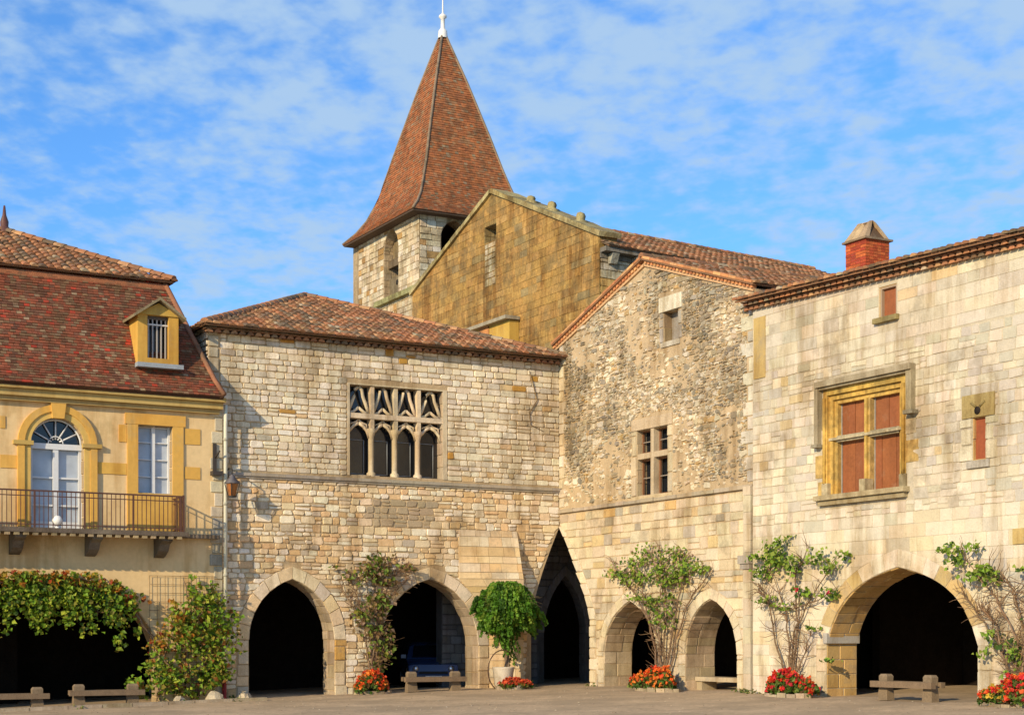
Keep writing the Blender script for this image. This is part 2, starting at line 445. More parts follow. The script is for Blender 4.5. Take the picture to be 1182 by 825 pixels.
def genoise(mb, fr, u0, u1, w, z, rows=2, pitch=.22, out=.12, h=.12, sl=0.0):
    """rows of half-round tile ends under an eave"""
    for r_ in range(rows):
        zz = z - h * (rows - r_); ww = w + out * (r_ + 1) * .8
        u = u0 + (pitch / 2 if r_ % 2 else 0)
        zr_ = zz; L_ = (u1 - u0) * sl
        mb.hexa([fr.P(u0, ww - .01, zz + h * .72), fr.P(u1, ww - .01, zz + h * .72 + L_), fr.P(u1, w - .05, zz + h * .72 + L_), fr.P(u0, w - .05, zz + h * .72)], [fr.P(u0, ww - .01, zz + h), fr.P(u1, ww - .01, zz + h + L_), fr.P(u1, w - .05, zz + h + L_), fr.P(u0, w - .05, zz + h)], (.30, .15, .08))
        while u < u1 - pitch * .5:
            c = pick(PAL_TILE); zz = zr_ + (u - u0) * sl
            vs = []
            for wv in (w - .03, ww + .02):
                for k in range(6):
                    t = math.pi * k / 5; vs.append(fr.P(u + pitch / 2 - math.cos(t) * pitch * .42, wv, zz + math.sin(t) * h * .72))
            mb.mesh(vs, [(6 + k, 7 + k, 1 + k, k) for k in range(5)] + [(6, 7, 8, 9, 10, 11)], c)
            u += pitch

# ================================================================ GROUND
def set_structure(o): o['kind'] = 'structure'; return o
G = MB()
xs = [-400, -120, -60, -30] + [i * 2 for i in range(-10, 13)] + [40, 80, 200, 400]
ys = [-60, -20, 0, 10, 20] + [24 + i * 2 for i in range(22)] + [80, 120, 250, 600]
for i in range(len(xs) - 1):
    for j in range(len(ys) - 1):
        def g(x, y):
            z = gz(max(-60, min(60, x)), max(0, min(110, y)))
            if -20 < x < 24 and 24 < y < 66: z += .02 * math.sin(x * 1.3 + y * .7) * math.sin(y * .9)
            return Vector((x, y, z))
        G.face([g(xs[i], ys[j]), g(xs[i + 1], ys[j]), g(xs[i + 1], ys[j + 1]), g(xs[i], ys[j + 1])])
M['ground'] = pmat('packed_gravel', base=(.46, .335, .21), var=.4, scale=.6, fine=9, bump=.6, dist=.02, stain=((.33, .245, .155), .35, .47, .75))
set_structure(G.build('ground', M['ground']))

# ================================================================ HOUSE B : long pale stone house, centre left
PB = [(6, (.74, .63, .46), .07), (3, (.66, .565, .42), .08), (3, (.80, .71, .55), .05), (1, (.55, .48, .37), .1), (.3, (.66, .47, .26), .1)]
PBL = [(5, (.72, .56, .36), .1), (2.4, (.68, .46, .24), .14), (4, (.80, .70, .535), .06), (1, (.54, .45, .33), .12)]
PV = [(4, (.70, .57, .39), .08), (2, (.66, .50, .30), .1), (1, (.58, .49, .36), .1)]
MORT_B = (.47, .345, .20)
xL = 262
uL = FB.U(240); zE = FB.Zp(440, 391, .0)
zEB = FB.Zp(440, 391, .0) + .05
zS = (FB.Zp(262, 545) + FB.Zp(645, 566)) / 2
print('B', uL, zE, zS)
hb = thing('stone_house', 'long pale coursed-stone house with a low tiled roof and a four-light traceried window', 'house', groundP(FB.P(-6, 0, 0)))
# openings
def fu(x): return FB.U(x)
a1 = (fu(287), fu(386)); a2 = (fu(439), fu(552))
zg1, zg2 = -.8, -.8
a1z = (FB.Zp(335, 738), FB.Zp(336, 668)); a2z = (FB.Zp(490, 745), FB.Zp(492, 668))
A1 = arch(*a1, zg1, *a1z); A2 = arch(*a2, zg2, *a2z)
WBu = (fu(402), fu(511)); WBz = (FB.Zp(402, 548), FB.Zp(402, 443))
# corner slit: left half of a tall pointed arch that shares its tip with the next house
zK = FB.Zp(646, 607)
us = fu(613); zs_s = FB.Zp(614, 715)
slit = []
for i in range(9):
    t = i / 8
    slit.append((us * (1 - t) ** 0.001 if i == 0 else us * (1 - t ** 1.35) , zs_s + (zK - zs_s) * t))
outerB = [(uL, -1.0), (us, -1.0)] + slit + [(0, zE), (uL, zE)]
body = MB()
sideB = lambda: jit((.36, .28, .19), .25)
holesB = [A1, A2, rect(*WBu, *WBz)]
slab(body, FB, 0, -.85, outerB, holesB, MORT_B, side=sideB)
def palB(u, z):
    if z > zS: return pick(PB) if R.random() > .012 else jit((.50, .27, .06), .1)
    # plaster-like patch of the blocked opening
    if fu(425) < u < fu(500) and FB.Zp(460, 612) < z < FB.Zp(460, 580): return jit((.40, .31, .20), .05)
    return pick(PBL)
def out_t(a, az, t): return arch(a[0], a[1], zg1, az[0], az[1], 9, t)
clipB = [out_t(a1, a1z, .36), out_t(a2, a2z, .36), rect(WBu[0] - .05, WBu[1] + .15, WBz[0] - .01, WBz[1] + .05)]
lowB = [(uL + .35, -.9), (us - .25, -.9)] + [(p[0] - .1, p[1]) for p in slit[:-1]] + [(-.02, zK), (-.02, zS - .1), (uL + .35, zS - .1)]
upB = rect(uL + .35, -.02, zS + .1, zE - .05)
courses(body, FB, 0, upB, clipB, (.14, .24), (.2, .5), palB, d=(.008, .03), rough=.012, gap=.009)
courses(body, FB, 0, lowB, clipB, (.12, .24), (.18, .46), palB, d=(.008, .035), rough=.018, gap=.010)
ring(body, FB, 0, *a1, *a1z, .36, PV, n=6); ring(body, FB, 0, *a2, *a2z, .36, PV, n=6)
for a, az in ((a1, a1z), (a2, a2z)):
    quoins(body, FB, 0, a[0], -1, -.6, az[0], PV, lr=(.34, .36), d=.03); quoins(body, FB, 0, a[1], 1, -.6, az[0], [(3, (.60, .45, .26), .1), (2, (.62, .52, .36), .1), (1, (.56, .33, .09), .1)], lr=(.34, .36), d=.03)
quoins(body, FB, 0, uL, 1, -.6, zE - .05, [(3, (.46, .42, .34), .12), (2, (.52, .45, .33), .1)], lr=(.3, .34))
body.build('facade', M['stone'], hb)
# side walls, back wall, arcade behind the arches
sidew = MB()
FBl = Fr(FB.P(uL, 0, 0), -WB, -UB)               # left gable end (u runs backwards)
slab(sidew, FBl, 0.0, -.5, rect(.003, 11, -1, zE), [], (.33, .27, .19), back=False)
courses(sidew, FBl, 0, rect(.003, 11, 0, zE), [], (.14, .26), (.2, .5), PB, d=(.01, .035))
sidew.build('side_wall', M['stone'], hb)
inner = MB()
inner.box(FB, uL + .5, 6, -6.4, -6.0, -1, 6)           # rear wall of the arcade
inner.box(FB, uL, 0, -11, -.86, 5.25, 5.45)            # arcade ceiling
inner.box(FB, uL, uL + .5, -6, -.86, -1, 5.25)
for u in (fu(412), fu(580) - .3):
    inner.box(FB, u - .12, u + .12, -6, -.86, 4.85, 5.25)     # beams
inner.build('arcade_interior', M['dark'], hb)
bk = MB(); bk.box(FB, uL, 0, -11.2, -10.9, 5, zE, (.35, .28, .2)); bk.build('rear_wall', M['stone'], hb)
# string course
sc_ = MB(); zz = zS
seg = uL + .05
while seg < -.03:
    e = min(seg + R.uniform(.7, 1.3), -.01); c = jit((.36, .31, .25), .12)
    sc_.box(FB, seg, e - .006, -.05, .1, zz - .05, zz + .04, c); sc_.box(FB, seg, e - .006, -.05, .06, zz - .11, zz - .052, c); seg = e
sc_.build('string_course', M['stone_dressed'], hb)
# battered pier beside the corner slit
pier = MB(); up0, up1 = fu(556), fu(596, ) ; zt = FB.Zp(596, 613); zm = zt - 1.5
PP = [(3, (.68, .50, .29), .1), (2, (.64, .44, .22), .12), (1.5, (.68, .56, .38), .1)]
zc0 = -.7; u_left = lambda z: (a2[1] + .37 if z < a2z[0] else (spans([out_t(a2, a2z, .37)], z)[-1][1] if z < a2z[1] + .2 and spans([out_t(a2, a2z, .37)], z) else up0 - .8))
def wz(z, f): return .035 + .42 * min(1, max(0, (zt - z) / (zt - zm))) * max(0, min(1, f)) ** .8
while zc0 < zt - .05:
    h = R.uniform(.18, .32); z1 = min(zc0 + h, zt)
    l0, l1 = max(u_left(zc0), up0 - .8), max(u_left(z1 - .01), up0 - .8)
    if l0 - l1 > .5: l1 = l0 - .3
    n = max(2, int((up1 - l0) / .4)); cuts = [0] + sorted((k + R.uniform(.3, .7)) / n for k in range(1, n)) + [1]
    for j in range(len(cuts) - 1):
        g_ = .006; c = pick(PP); e = R.uniform(-.004, .012); A0, A1 = cuts[j], cuts[j + 1]
        x00, x01 = l0 + (up1 - l0) * A0 + g_, l0 + (up1 - l0) * A1 - (g_ if A1 < 1 else 0); x10, x11 = l1 + (up1 - l1) * A0 + g_, l1 + (up1 - l1) * A1 - (g_ if A1 < 1 else 0)
        pier.hexa([FB.P(x00, wz(zc0, A0) + e, zc0), FB.P(x01, wz(zc0, A1) + e, zc0), FB.P(x01, -.05, zc0), FB.P(x00, -.05, zc0)],
                  [FB.P(x10, wz(z1, A0) + e, z1 - .012), FB.P(x11, wz(z1, A1) + e, z1 - .012), FB.P(x11, -.05, z1 - .012), FB.P(x10, -.05, z1 - .012)], c)
    zc0 = z1
pier.build('pier', M['stone_dressed'], hb)
# roof: low hipped
ov = .45; uR = 0.12
wA = -5.6
ap = FB.px(352, 342, wA); APX = FB.P(ap[0], wA, ap[1])
zEv = FB.Zp(440, 392, ov)
eL = FB.P(uL - .25, ov, zEv); eR = FB.P(uR, ov, zEv); bL = FB.P(uL - .25, -11.5, zEv); bR = FB.P(uR, -11.5, zEv)
rf = MB()
canal_roof(rf, [eL, eR, APX]); canal_roof(rf, [eR, bR, APX]); canal_roof(rf, [bL, eL, APX]); canal_roof(rf, [bR, bL, APX])
roofB = rf.build('roof', M['tile'], hb)
rt = MB(); ridge_tiles(rt, eL + Z * .05, APX + Z * .05); ridge_tiles(rt, eR + Z * .05, APX + Z * .05); rt.build('hip_tiles', M['tile'], roofB)
ev = MB()
genoise(ev, FB, uL - .15, -.02, 0, zEv - .06, 1, .24, .3, .13); ev.build('eaves_tiles', M['tile'], roofB)
# traceried window
tw = MB(); ST = (.66, .54, .36)
def st(): return jit((.64, .52, .35), .06)
W0, W1 = -.42, .03
tw.box(FB, WBu[0] - .04, WBu[0] + .04, W0, W1 - .01, WBz[0], WBz[1] + .04, st()); tw.box(FB, WBu[1] - .0, WBu[1] + .14, W0, W1 - .008, WBz[0], WBz[1] + .04, st())
tw.box(FB, WBu[0] + .04, WBu[1], W0, W1 - .011, WBz[1], WBz[1] + .04, st())
WW = WBu[1] - WBu[0]; zt_ = FB.Zp(402, 482); n = 4; cw = (WW - .04) / 4
zt0 = WBz[0] + (WBz[1] - WBz[0]) * .66
for k in range(1, 4):
    x = WBu[0] + .04 + cw * k - .02
    tw.box(FB, x - .06, x + .06, -.30, -.02, zt0 - .35, WBz[1], st())
    cpt = FB.P(x, -.13, 0)
    tw.lathe(cpt, [(.13, WBz[0] + .0), (.13, WBz[0] + .1), (.085, WBz[0] + .14), (.08, WBz[0] + .22), (.08, zt0 - .62), (.085, zt0 - .6), (.12, zt0 - .48), (.14, zt0 - .42), (.14, zt0 - .35)], st(), 10)
tw.box(FB, WBu[0] + .04, WBu[1], -.30, -.005, zt0 - .07, zt0 + .08, st())
def bar(pts, r, w=-.14):
    tw.tube([FB.P(p[0], w, p[1]) for p in pts], r, st(), 6)
for k in range(4):
    x0 = WBu[0] + .04 + cw * k + (.04 if k else 0); x1 = WBu[0] + .04 + cw * (k + 1) - (.08 if k < 3 else .0); m = (x0 + x1) / 2; h = (x1 - x0) / 2
    zt1 = WBz[1]
    # upper light: ogee arch over a small hump
    H = zt1 - zt0 - .08
    for sg in (-1, 1):
        bar([(m + sg * h, zt0 + .1), (m + sg * h * .7, zt0 + .1 + H * .3), (m + sg * h * .42, zt0 + .08 + H * .62), (m + sg * h * .30, zt0 + .08 + H * .85), (m, zt1 - .03)], .055)
        bar([(m + sg * h, zt0 + .10), (m + sg * h * .5, zt0 + .13), (m, zt0 + .26)], .045)
    # lower light: cusped pointed head
    zl = zt0 - .07; zh = zt0 - .62
    for sg in (-1, 1):
        bar([(m + sg * h, zh), (m + sg * h * .8, zh + .2), (m + sg * h * .45, zh + .34), (m, zh + .42)], .05)
        bar([(m, zl - .02), (m + sg * h * .25, zl - .1), (m + sg * h * .75, zl - .16), (m + sg * h * .8, zh + .22)], .03)
win = tw.build('tracery_window', M['stone_dressed'], hb)
gl = MB(); gl.box(FB, WBu[0] - .05, WBu[1] + .05, -.5, -.34, WBz[0] - .02, WBz[1] + .02); gl.build('pane', M['glass'], win)
wl = MB()
for k in range(4):
    x0 = WBu[0] + .06 + cw * k + .06; x1 = x0 + cw - .26
    for (p, q) in (((x0, WBz[0] + .08), (x0, zt0 - .68)), ((x1, WBz[0] + .08), (x1, zt0 - .68)), ((x0, WBz[0] + .08), (x1, WBz[0] + .08)), ((x0, zt0 - .68), (x1, zt0 - .68))):
        wl.tube([FB.P(p[0], -.31, p[1]), FB.P(q[0], -.31, q[1])], .013, (.25, .26, .27), 4)
wl.build('lead_frame', M['iron'], win)
# vertical crack
ck = MB(); pts = []
for x, y in ((611, 428), (617, 450), (620, 462), (611, 476), (612, 490), (628, 498)):
    u_, z_ = FB.px(x, y, .04); pts.append(FB.P(u_, .045, z_))
ck.tube(pts, [.01, .018, .012, .02, .012, .006], (.22, .15, .08), 5); ck.build('crack', M['stone'], hb)

# ================================================================ HOUSE C : gabled rubble house right of the slit
PC = [(4, (.56, .455, .31), .14), (3.4, (.70, .62, .48), .1), (2.6, (.42, .34, .23), .18), (1.6, (.33, .285, .215), .16), (.6, (.52, .35, .16), .15)]
PCL = [(5, (.62, .52, .36), .07), (2, (.56, .46, .32), .08), (1, (.58, .43, .23), .1), (.8, (.46, .40, .31), .1)]
PD = [(6, (.60, .525, .40), .045), (3, (.56, .49, .38), .05), (2, (.67, .59, .455), .05), (.8, (.50, .45, .36), .06), (.2, (.58, .45, .26), .08)]
hc = thing('gabled_house', 'rough rubble gable house between the dark corner slit and the ashlar house', 'house', groundP(FC.P(5, 0, 0)))
cu = FC.U
uC0, uC1 = 0.0, cu(872)
apC = FC.px(745, 304); footL = FC.Zp(646, 399); footR = FC.Zp(871, 333)
zSC = (FC.Zp(650, 590) + FC.Zp(868, 560)) / 2
print('C', uC1, apC, footL, footR, zSC)
usc = cu(681); zsc = FC.Zp(681, 715)
slitC = []
for i in range(9):
    t = 1 - i / 8; slitC.append((usc * (1 - t ** 1.25), zsc + (zK - zsc) * t))
c1 = (cu(697), cu(759)); c1z = (FC.Zp(726, 752), FC.Zp(727, 693)); c2 = (cu(791), cu(851)); c2z = (FC.Zp(822, 755), FC.Zp(818, 691))
outC = [(usc, -1), (uC1, -1), (uC1, footR), apC, (0, footL)] + [p for p in slitC]
outC = outC[:-1] if abs(outC[-1][0] - usc) < 1e-4 and abs(outC[-1][1] + 1) < .01 else outC
cwz = (FC.Zp(736, 573), FC.Zp(736, 497)); cwu = (cu(735), cu(771))
cz2 = (FC.Zp(765, 396), FC.Zp(765, 361)); cu2 = (cu(766), cu(783))
C1 = arch(*c1, -.8, *c1z); C2 = arch(*c2, -.8, *c2z)
cb = MB()
sideC = lambda: jit((.46, .35, .22), .16)
slab(cb, FC, 0, -1.0, outC, [C1, C2, rect(*cwu, *cwz), rect(*cu2, *cz2)], (.48, .36, .22), side=sideC)
def c_out(a, az, t): return arch(a[0], a[1], -.8, az[0], az[1], 9, t)
clipC = [c_out(c1, c1z, .3), c_out(c2, c2z, .3), rect(cwu[0] - .25, cwu[1] + .25, cwz[0] - .2, cwz[1] + .35), rect(cu2[0] - .2, cu2[1] + .2, cz2[0] - .15, cz2[1] + .5)]
upC = [(.3, zSC + .1), (uC1 - .35, zSC + .1), (uC1 - .35, footR + .02), (apC[0], apC[1] - .12), (.3, footL + .1)]
def palC(u, z):
    # tan render left on the wall in big patches
    import mathutils
    v = mathutils.noise.noise(Vector((u * .45, z * .45, 3.3)))
    if v > .05 and R.random() < .7: return None
    c = pick(PC); k = .80 + .55 * mathutils.noise.noise(Vector((u * .7, z * .7, 7.7))) + (.12 if z < zSC + 2.2 else 0)
    k = max(.5, min(1.05, k)); return (c[0] * k, c[1] * k * .99, c[2] * k * .97)
import mathutils
for pas, (cell, dens) in enumerate(((.11, .9),)):
    rubble(cb, FC, .0 + .002 * pas, upC, clipC[2:], cell, palC, d=((.008, .03), (.012, .045), (.02, .06))[pas], dens=dens)
courses(cb, FC, 0, upC, clipC[2:], (.08, .19), (.1, .3), palC, d=(.012, .055), rough=.032, gap=.012, corner=.3)
lowC = [(usc + .4, -.9), (uC1 - .02, -.9), (uC1 - .02, zSC - .1), (.02, zSC - .1)] + [(p[0] + .38 * min(1, (zK - p[1]) * 1.2), p[1]) for p in slitC]
courses(cb, FC, 0, lowC, clipC[:2], (.2, .36), (.3, .7), lambda u, z: pick(PCL) if z < zSC - .9 or R.random() < .7 else pick(PC), d=(.008, .03), rough=.012, gap=.008, corner=.15)
ring(cb, FC, 0, *c1, *c1z, .3, [(1, (.62, .52, .36), .06)], n=6, d=.025); ring(cb, FC, 0, *c2, *c2z, .3, [(1, (.62, .52, .36), .06)], n=6, d=.025)
for a, az in ((c1, c1z), (c2, c2z)):
    quoins(cb, FC, 0, a[0], -1, -.6, az[0], PCL, lr=(.28, .3)); quoins(cb, FC, 0, a[1], 1, -.6, az[0], PCL, lr=(.28, .3))
# dressed edge of the slit
for i in range(len(slitC) - 1):
    (ua, za), (ub, zb) = slitC[i], slitC[i + 1]
    k = .36
    q = [(ub, zb), (ub + k, zb), (ua + k * min(1, (zK - za) * 1.5 + .1), za), (ua, za)]
    stone(cb, FC, 0, q, .035, jit((.66, .56, .40), .05), .002, .004, 0)
quoins(cb, FC, 0, usc, 1, -.7, zsc, [(1, (.64, .53, .36), .06)], lr=(.36, .36), d=.035)
quoins(cb, FC, 0, 0, 1, zSC + .1, footL, [(2, (.58, .48, .33), .12), (1, (.66, .60, .48), .06)], lr=(.25, .4))
quoins(cb, FC, 0, uC1, -1, zSC + .1, footR - .1, [(3, (.60, .54, .42), .08), (1, (.46, .42, .35), .1)], lr=(.3, .55))
# dressed surrounds
for z0, z1 in ((cwz[0] - .2, cwz[0]), (cwz[1], cwz[1] + .32)): cb.box(FC, cwu[0] - .24, cwu[1] + .24, -.1, .035, z0, z1 - .004, jit((.50, .40, .26), .05))
quoins(cb, FC, 0, cwu[0], -1, cwz[0], cwz[1], [(1, (.54, .44, .30), .08)], lr=(.22, .24), hr=(.4, .6)); quoins(cb, FC, 0, cwu[1], 1, cwz[0], cwz[1], [(1, (.54, .44, .30), .08)], lr=(.22, .24), hr=(.4, .6))
cb.box(FC, cu2[0] - .18, cu2[1] + .22, -.1, .05, cz2[1], cz2[1] + .42, (.70, .64, .5))
cb.box(FC, cu2[0] - .1, cu2[1] + .1, -.1, .04, cz2[0] - .14, cz2[0], (.5, .45, .36))
quoins(cb, FC, 0, cu2[0], -1, cz2[0], cz2[1], [(1, (.38, .34, .29), .1)], lr=(.18, .18), hr=(.25, .45)); quoins(cb, FC, 0, cu2[1], 1, cz2[0], cz2[1], [(1, (.38, .34, .29), .1)], lr=(.18, .18), hr=(.25, .45))
cb.build('facade', M['stone'], hc)
sc2 = MB(); seg = .05
while seg < uC1 - .05:
    e = min(seg + R.uniform(.4, .9), uC1 - .02)
    if not (R.random() < .12): sc2.box(FC, seg, e - .01, -.05, .08 + R.uniform(-.02, .03), zSC - .07, zSC + .03 + R.uniform(-.02, .02), jit((.40, .33, .24), .15))
    seg = e
sc2.build('string_course', M['stone_dressed'], hc)
# cross window
cwm = MB(); c_ = (.50, .40, .27); um = (cwu[0] + cwu[1]) / 2; zm_ = cwz[0] + (cwz[1] - cwz[0]) * .6
cwm.box(FC, um - .08, um + .08, -.32, .0, cwz[0], cwz[1], c_)
cwm.box(FC, cwu[0], um - .08, -.32, -.01, zm_ - .08, zm_ + .08, c_); cwm.box(FC, um + .08, cwu[1], -.32, -.012, zm_ - .08, zm_ + .08, c_)
cw_o = cwm.build('cross_window', M['stone_dressed'], hc)
fm = MB()
for (a, b) in ((cwu[0], um - .08), (um + .08, cwu[1])):
    for (c, d) in ((cwz[0], zm_ - .08), (zm_ + .08, cwz[1])):
        for q in ((a, a + .05, c, d), (b - .05, b, c, d), (a + .05, b - .05, c, c + .05), (a + .05, b - .05, d - .05, d)): fm.box(FC, q[0], q[1], -.24, -.19, q[2], q[3], (.22, .10, .05))
        k = (c + d) / 2; fm.box(FC, a + .05, b - .05, -.235, -.2, k - .012, k + .012, (.3, .25, .2))
fm.build('frame', M['paint'], cw_o)
p_ = MB(); p_.box(FC, cwu[0], cwu[1], -.4, -.335, cwz[0], cwz[1]); p_.build('pane', M['glass'], cw_o)
at_ = MB(); at_.box(FC, cu2[0], cu2[1], -.5, -.28, cz2[0], cz2[1], (.36, .33, .30)); at_.build('attic_window', M['stone'], hc)
# roof (two slopes), brick verge
PZ = [(3, (.52, .22, .09), .2), (2, (.58, .30, .13), .2), (1, (.42, .16, .07), .2)]
def rk(u, w, dz=0):
    if u <= apC[0]: z = apC[1] + (footL - apC[1]) * (apC[0] - u) / apC[0]
    else: z = apC[1] + (footR - apC[1]) * (u - apC[0]) / (uC1 - apC[0])
    return FC.P(u, w, z + dz)
rc = MB(); B_ = -9.5; F_ = .16
canal_roof(rc, [rk(-.25, F_, .14), rk(-.25, B_, .14), rk(apC[0], B_, .14), rk(apC[0], F_, .14)])
canal_roof(rc, [rk(uC1 + .1, F_, .14), rk(uC1 + .1, B_, .14), rk(apC[0], B_, .14), rk(apC[0], F_, .14)])
rco = rc.build('roof', M['tile'], hc)
rv = MB(); ridge_tiles(rv, rk(apC[0], F_, .2), rk(apC[0], B_, .2)); rv.build('ridge_tiles', M['tile'], rco)
gv = MB()
for (ua, ub) in ((-.22, apC[0]), (uC1 + .0, apC[0])):
    A_ = rk(ua, 0); Bq = rk(ub, 0); d = (Bq - A_); L = d.length; d.normalize(); up = Vector((-d.z, 0, 0)); nrm = FC.w
    upv = nrm.cross(d); upv = upv if upv.z > 0 else -upv
    def gb(x0, x1, y0, y1, w0, w1, c):
        b = [A_ + d * x0 + upv * y0 + nrm * w1, A_ + d * x1 + upv * y0 + nrm * w1, A_ + d * x1 + upv * y0 + nrm * w0, A_ + d * x0 + upv * y0 + nrm * w0]
        gv.hexa(b, [p + upv * (y1 - y0) for p in b], c)
    gb(0, L, -.08, 0.0, -.02, .06, (.55, .34, .18)); gb(0, L, .075, .13, -.02, .13, (.4, .2, .1))
    x = 0
    while x < L - .12:
        gb(x, x + .11, .0, .075, -.02, .11, pick(PZ)); x += .17
    x = 0
    while x < L:
        gb(x, min(x + .36, L) - .01, .13, .19 + R.uniform(0, .02), -.05, .17, pick(PZ)); x += .36
gv.build('brick_verge', M['brick'], rco)
# arcade inside C and D, and the dark corner passage
CI = MB()
UE = cu(1330)
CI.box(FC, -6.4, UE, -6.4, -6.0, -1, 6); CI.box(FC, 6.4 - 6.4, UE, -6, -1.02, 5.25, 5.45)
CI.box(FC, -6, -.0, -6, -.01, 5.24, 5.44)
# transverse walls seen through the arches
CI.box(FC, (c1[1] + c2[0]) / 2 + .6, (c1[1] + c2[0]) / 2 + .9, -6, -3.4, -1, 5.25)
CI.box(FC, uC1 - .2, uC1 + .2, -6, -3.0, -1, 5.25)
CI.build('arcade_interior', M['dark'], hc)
# inner pointed arch seen through the slit
FI = Fr(FB.P(0, -1.9, 0), UB, WB)
ia = (FI.U(628), FI.U(676)); iz = (FI.Zp(650, 730), FI.Zp(650, 664))
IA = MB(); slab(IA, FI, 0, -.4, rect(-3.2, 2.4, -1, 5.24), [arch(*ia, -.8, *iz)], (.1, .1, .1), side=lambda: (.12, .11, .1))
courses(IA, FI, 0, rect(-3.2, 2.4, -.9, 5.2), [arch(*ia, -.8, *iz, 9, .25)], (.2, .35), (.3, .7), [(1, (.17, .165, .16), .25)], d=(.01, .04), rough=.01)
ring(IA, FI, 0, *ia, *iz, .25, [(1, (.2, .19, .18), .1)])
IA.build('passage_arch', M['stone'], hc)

# ================================================================ HOUSE D : pale ashlar house at right
hd = thing('ashlar_house', 'large pale ashlar house at the right with gold-framed cross window and wide pointed arch', 'house', groundP(FC.P(18, 0, 0)))
wD = .14; FD = Fr(FC.P(0, wD, 0), FC.u, FC.w)
du = FD.U
uD0, uD1 = du(869), du(1330)
zDa = FD.Zp(869, 351); zsl = (FD.Zp(1182, 277) - zDa) / (FD.U(1182) - uD0); zDb = zDa + zsl * (uD1 - uD0); zD = zDa
d1 = (du(954), du(1129)); d1z = (FD.Zp(1040, 745), FD.Zp(1040, 654))
print('D', uD0, uD1, zD, FD.Zp(864, 352), FD.Zp(1182, 276), d1, d1z)
D1 = arch(*d1, -.8, *d1z, 12)
dw = (du(951), du(1046)); dwz = (FD.Zp(955, 572), FD.Zp(955, 450))
ds = (du(1015), du(1035)); dsz = (FD.Zp(1015, 368), FD.Zp(1015, 332))
dl = (du(1123), du(1138)); dlz = (FD.Zp(1130, 531), FD.Zp(1130, 481))
db = MB(); sideD = lambda: jit((.52, .34, .13), .12)
holesD = [D1, rect(dw[0] + .1, dw[1] - .1, *dwz), rect(*ds, *dsz), rect(*dl, *dlz)]
topD = [(uD0, -1), (uD1, -1), (uD1, zDb), (uD0, zDa)]
slab(db, FD, 0, -.95, topD, holesD, (.50, .43, .315), side=sideD)
clipD = [arch(*d1, -.8, *d1z, 12, .38), rect(dw[0] - .24, dw[1] + .24, dwz[0] - .1, dwz[1] + .24), rect(ds[0] - .03, ds[1] + .03, dsz[0] - .12, dsz[1] + .02), rect(dl[0] - .04, dl[1] + .04, dlz[0] - .1, dlz[1] + .36)]
zmid = FD.Zp(955, 440)
def palD(u, z):
    v = mathutils.noise.noise(Vector((u * .35, z * .5, 9.1)))
    if v > .12 and R.random() < .6: return jit((.50, .45, .365), .06)
    if v < -.2 and R.random() < .5: return jit((.68, .595, .45), .05)
    return pick(PD)
zbm = FD.Zp(950, 600)
courses(db, FD, 0, rect(uD0 + .01, uD1, -.9, zbm), clipD, (.26, .34), (.35, .85), lambda u, z: pick([(5, (.66, .575, .43), .05), (2, (.62, .52, .36), .06), (1, (.56, .50, .40), .07)]), d=(.004, .010), rough=.005, gap=.004, corner=.08)
courses(db, FD, 0, rect(uD0 + .01, uD1, zbm, zmid + .6), clipD, (.16, .27), (.2, .5), palD, d=(.006, .02), rough=.014, gap=.006, corner=.15)
courses(db, FD, 0, [(uD0 + .01, zmid + .6), (uD1, zmid + .6), (uD1, zDb - .02), (uD0 + .01, zDa - .02)], clipD, (.24, .34), (.35, .95), palD, d=(.004, .010), rough=.005, gap=.004, corner=.08)
ring(db, FD, 0, *d1, *d1z, .38, lambda f: jit((.52, .375, .17), .08) if .1 < abs(f - .5) * 2 - .28 < .62 else jit((.66, .57, .42), .05), d=.018, n=8)
quoins(db, FD, 0, d1[0], -1, -.7, d1z[0], [(1, (.58, .47, .3), .08)], lr=(.4, .42), hr=(.4, .6)); quoins(db, FD, 0, d1[1], 1, -.7, d1z[0], [(1, (.58, .5, .36), .08)], lr=(.4, .42), hr=(.4, .6))
for (x0, x1, y0, y1) in ((871, 884, 368, 438), (1170, 1200, 610, 628)):
    z0, z1 = FD.Zp(x0, y1), FD.Zp(x0, y0); db.box(FD, du(x0), du(x1), -.02, .034, z0, z1, (.48, .34, .13))
db.build('facade', M['stone_dressed'], hd)
# impost blocks on the arch
im = MB(); im.box(FD, d1[0] - .05, d1[0] + .1, -.96, .07, d1z[0] + .05, d1z[0] + .3, (.40, .37, .33)); im.build('impost', M['stone_dressed'], hd)
# corner shaft between the houses
cs = MB(); zsh = FD.Zp(868, 560)
z = -.6
while z < zsh:
    h = R.uniform(.3, .45); zz = min(z + h, zsh); cs.box(FC, uC1 - .30, uC1 + .02, -.02, R.uniform(.17, .19), z, zz - .006, jit((.55, .47, .34), .09)); z = zz
zc = FD.Zp(868, 650); cs.box(FC, uC1 - .42, uC1 + .05, -.02, .27, zc, zc + .22, (.42, .38, .33)); cs.box(FC, uC1 - .37, uC1 + .03, -.02, .23, zc - .14, zc, (.36, .32, .28))
cs.build('corner_pilaster', M['stone_dressed'], hd)
dk = MB(); dk.box(FD, UE - 9.5 if False else d1[0] - 2, d1[0] - 1.7, -6.1, -3.2, -1, 5.25); dk.build('cross_wall', M['dark'], hd); dk = MB(); dk.box(FD, d1[1] + .8, d1[1] + 1.1, -6.1, -.96, -1, 5.25); dk.build('cross_wall', M['dark'], hd)
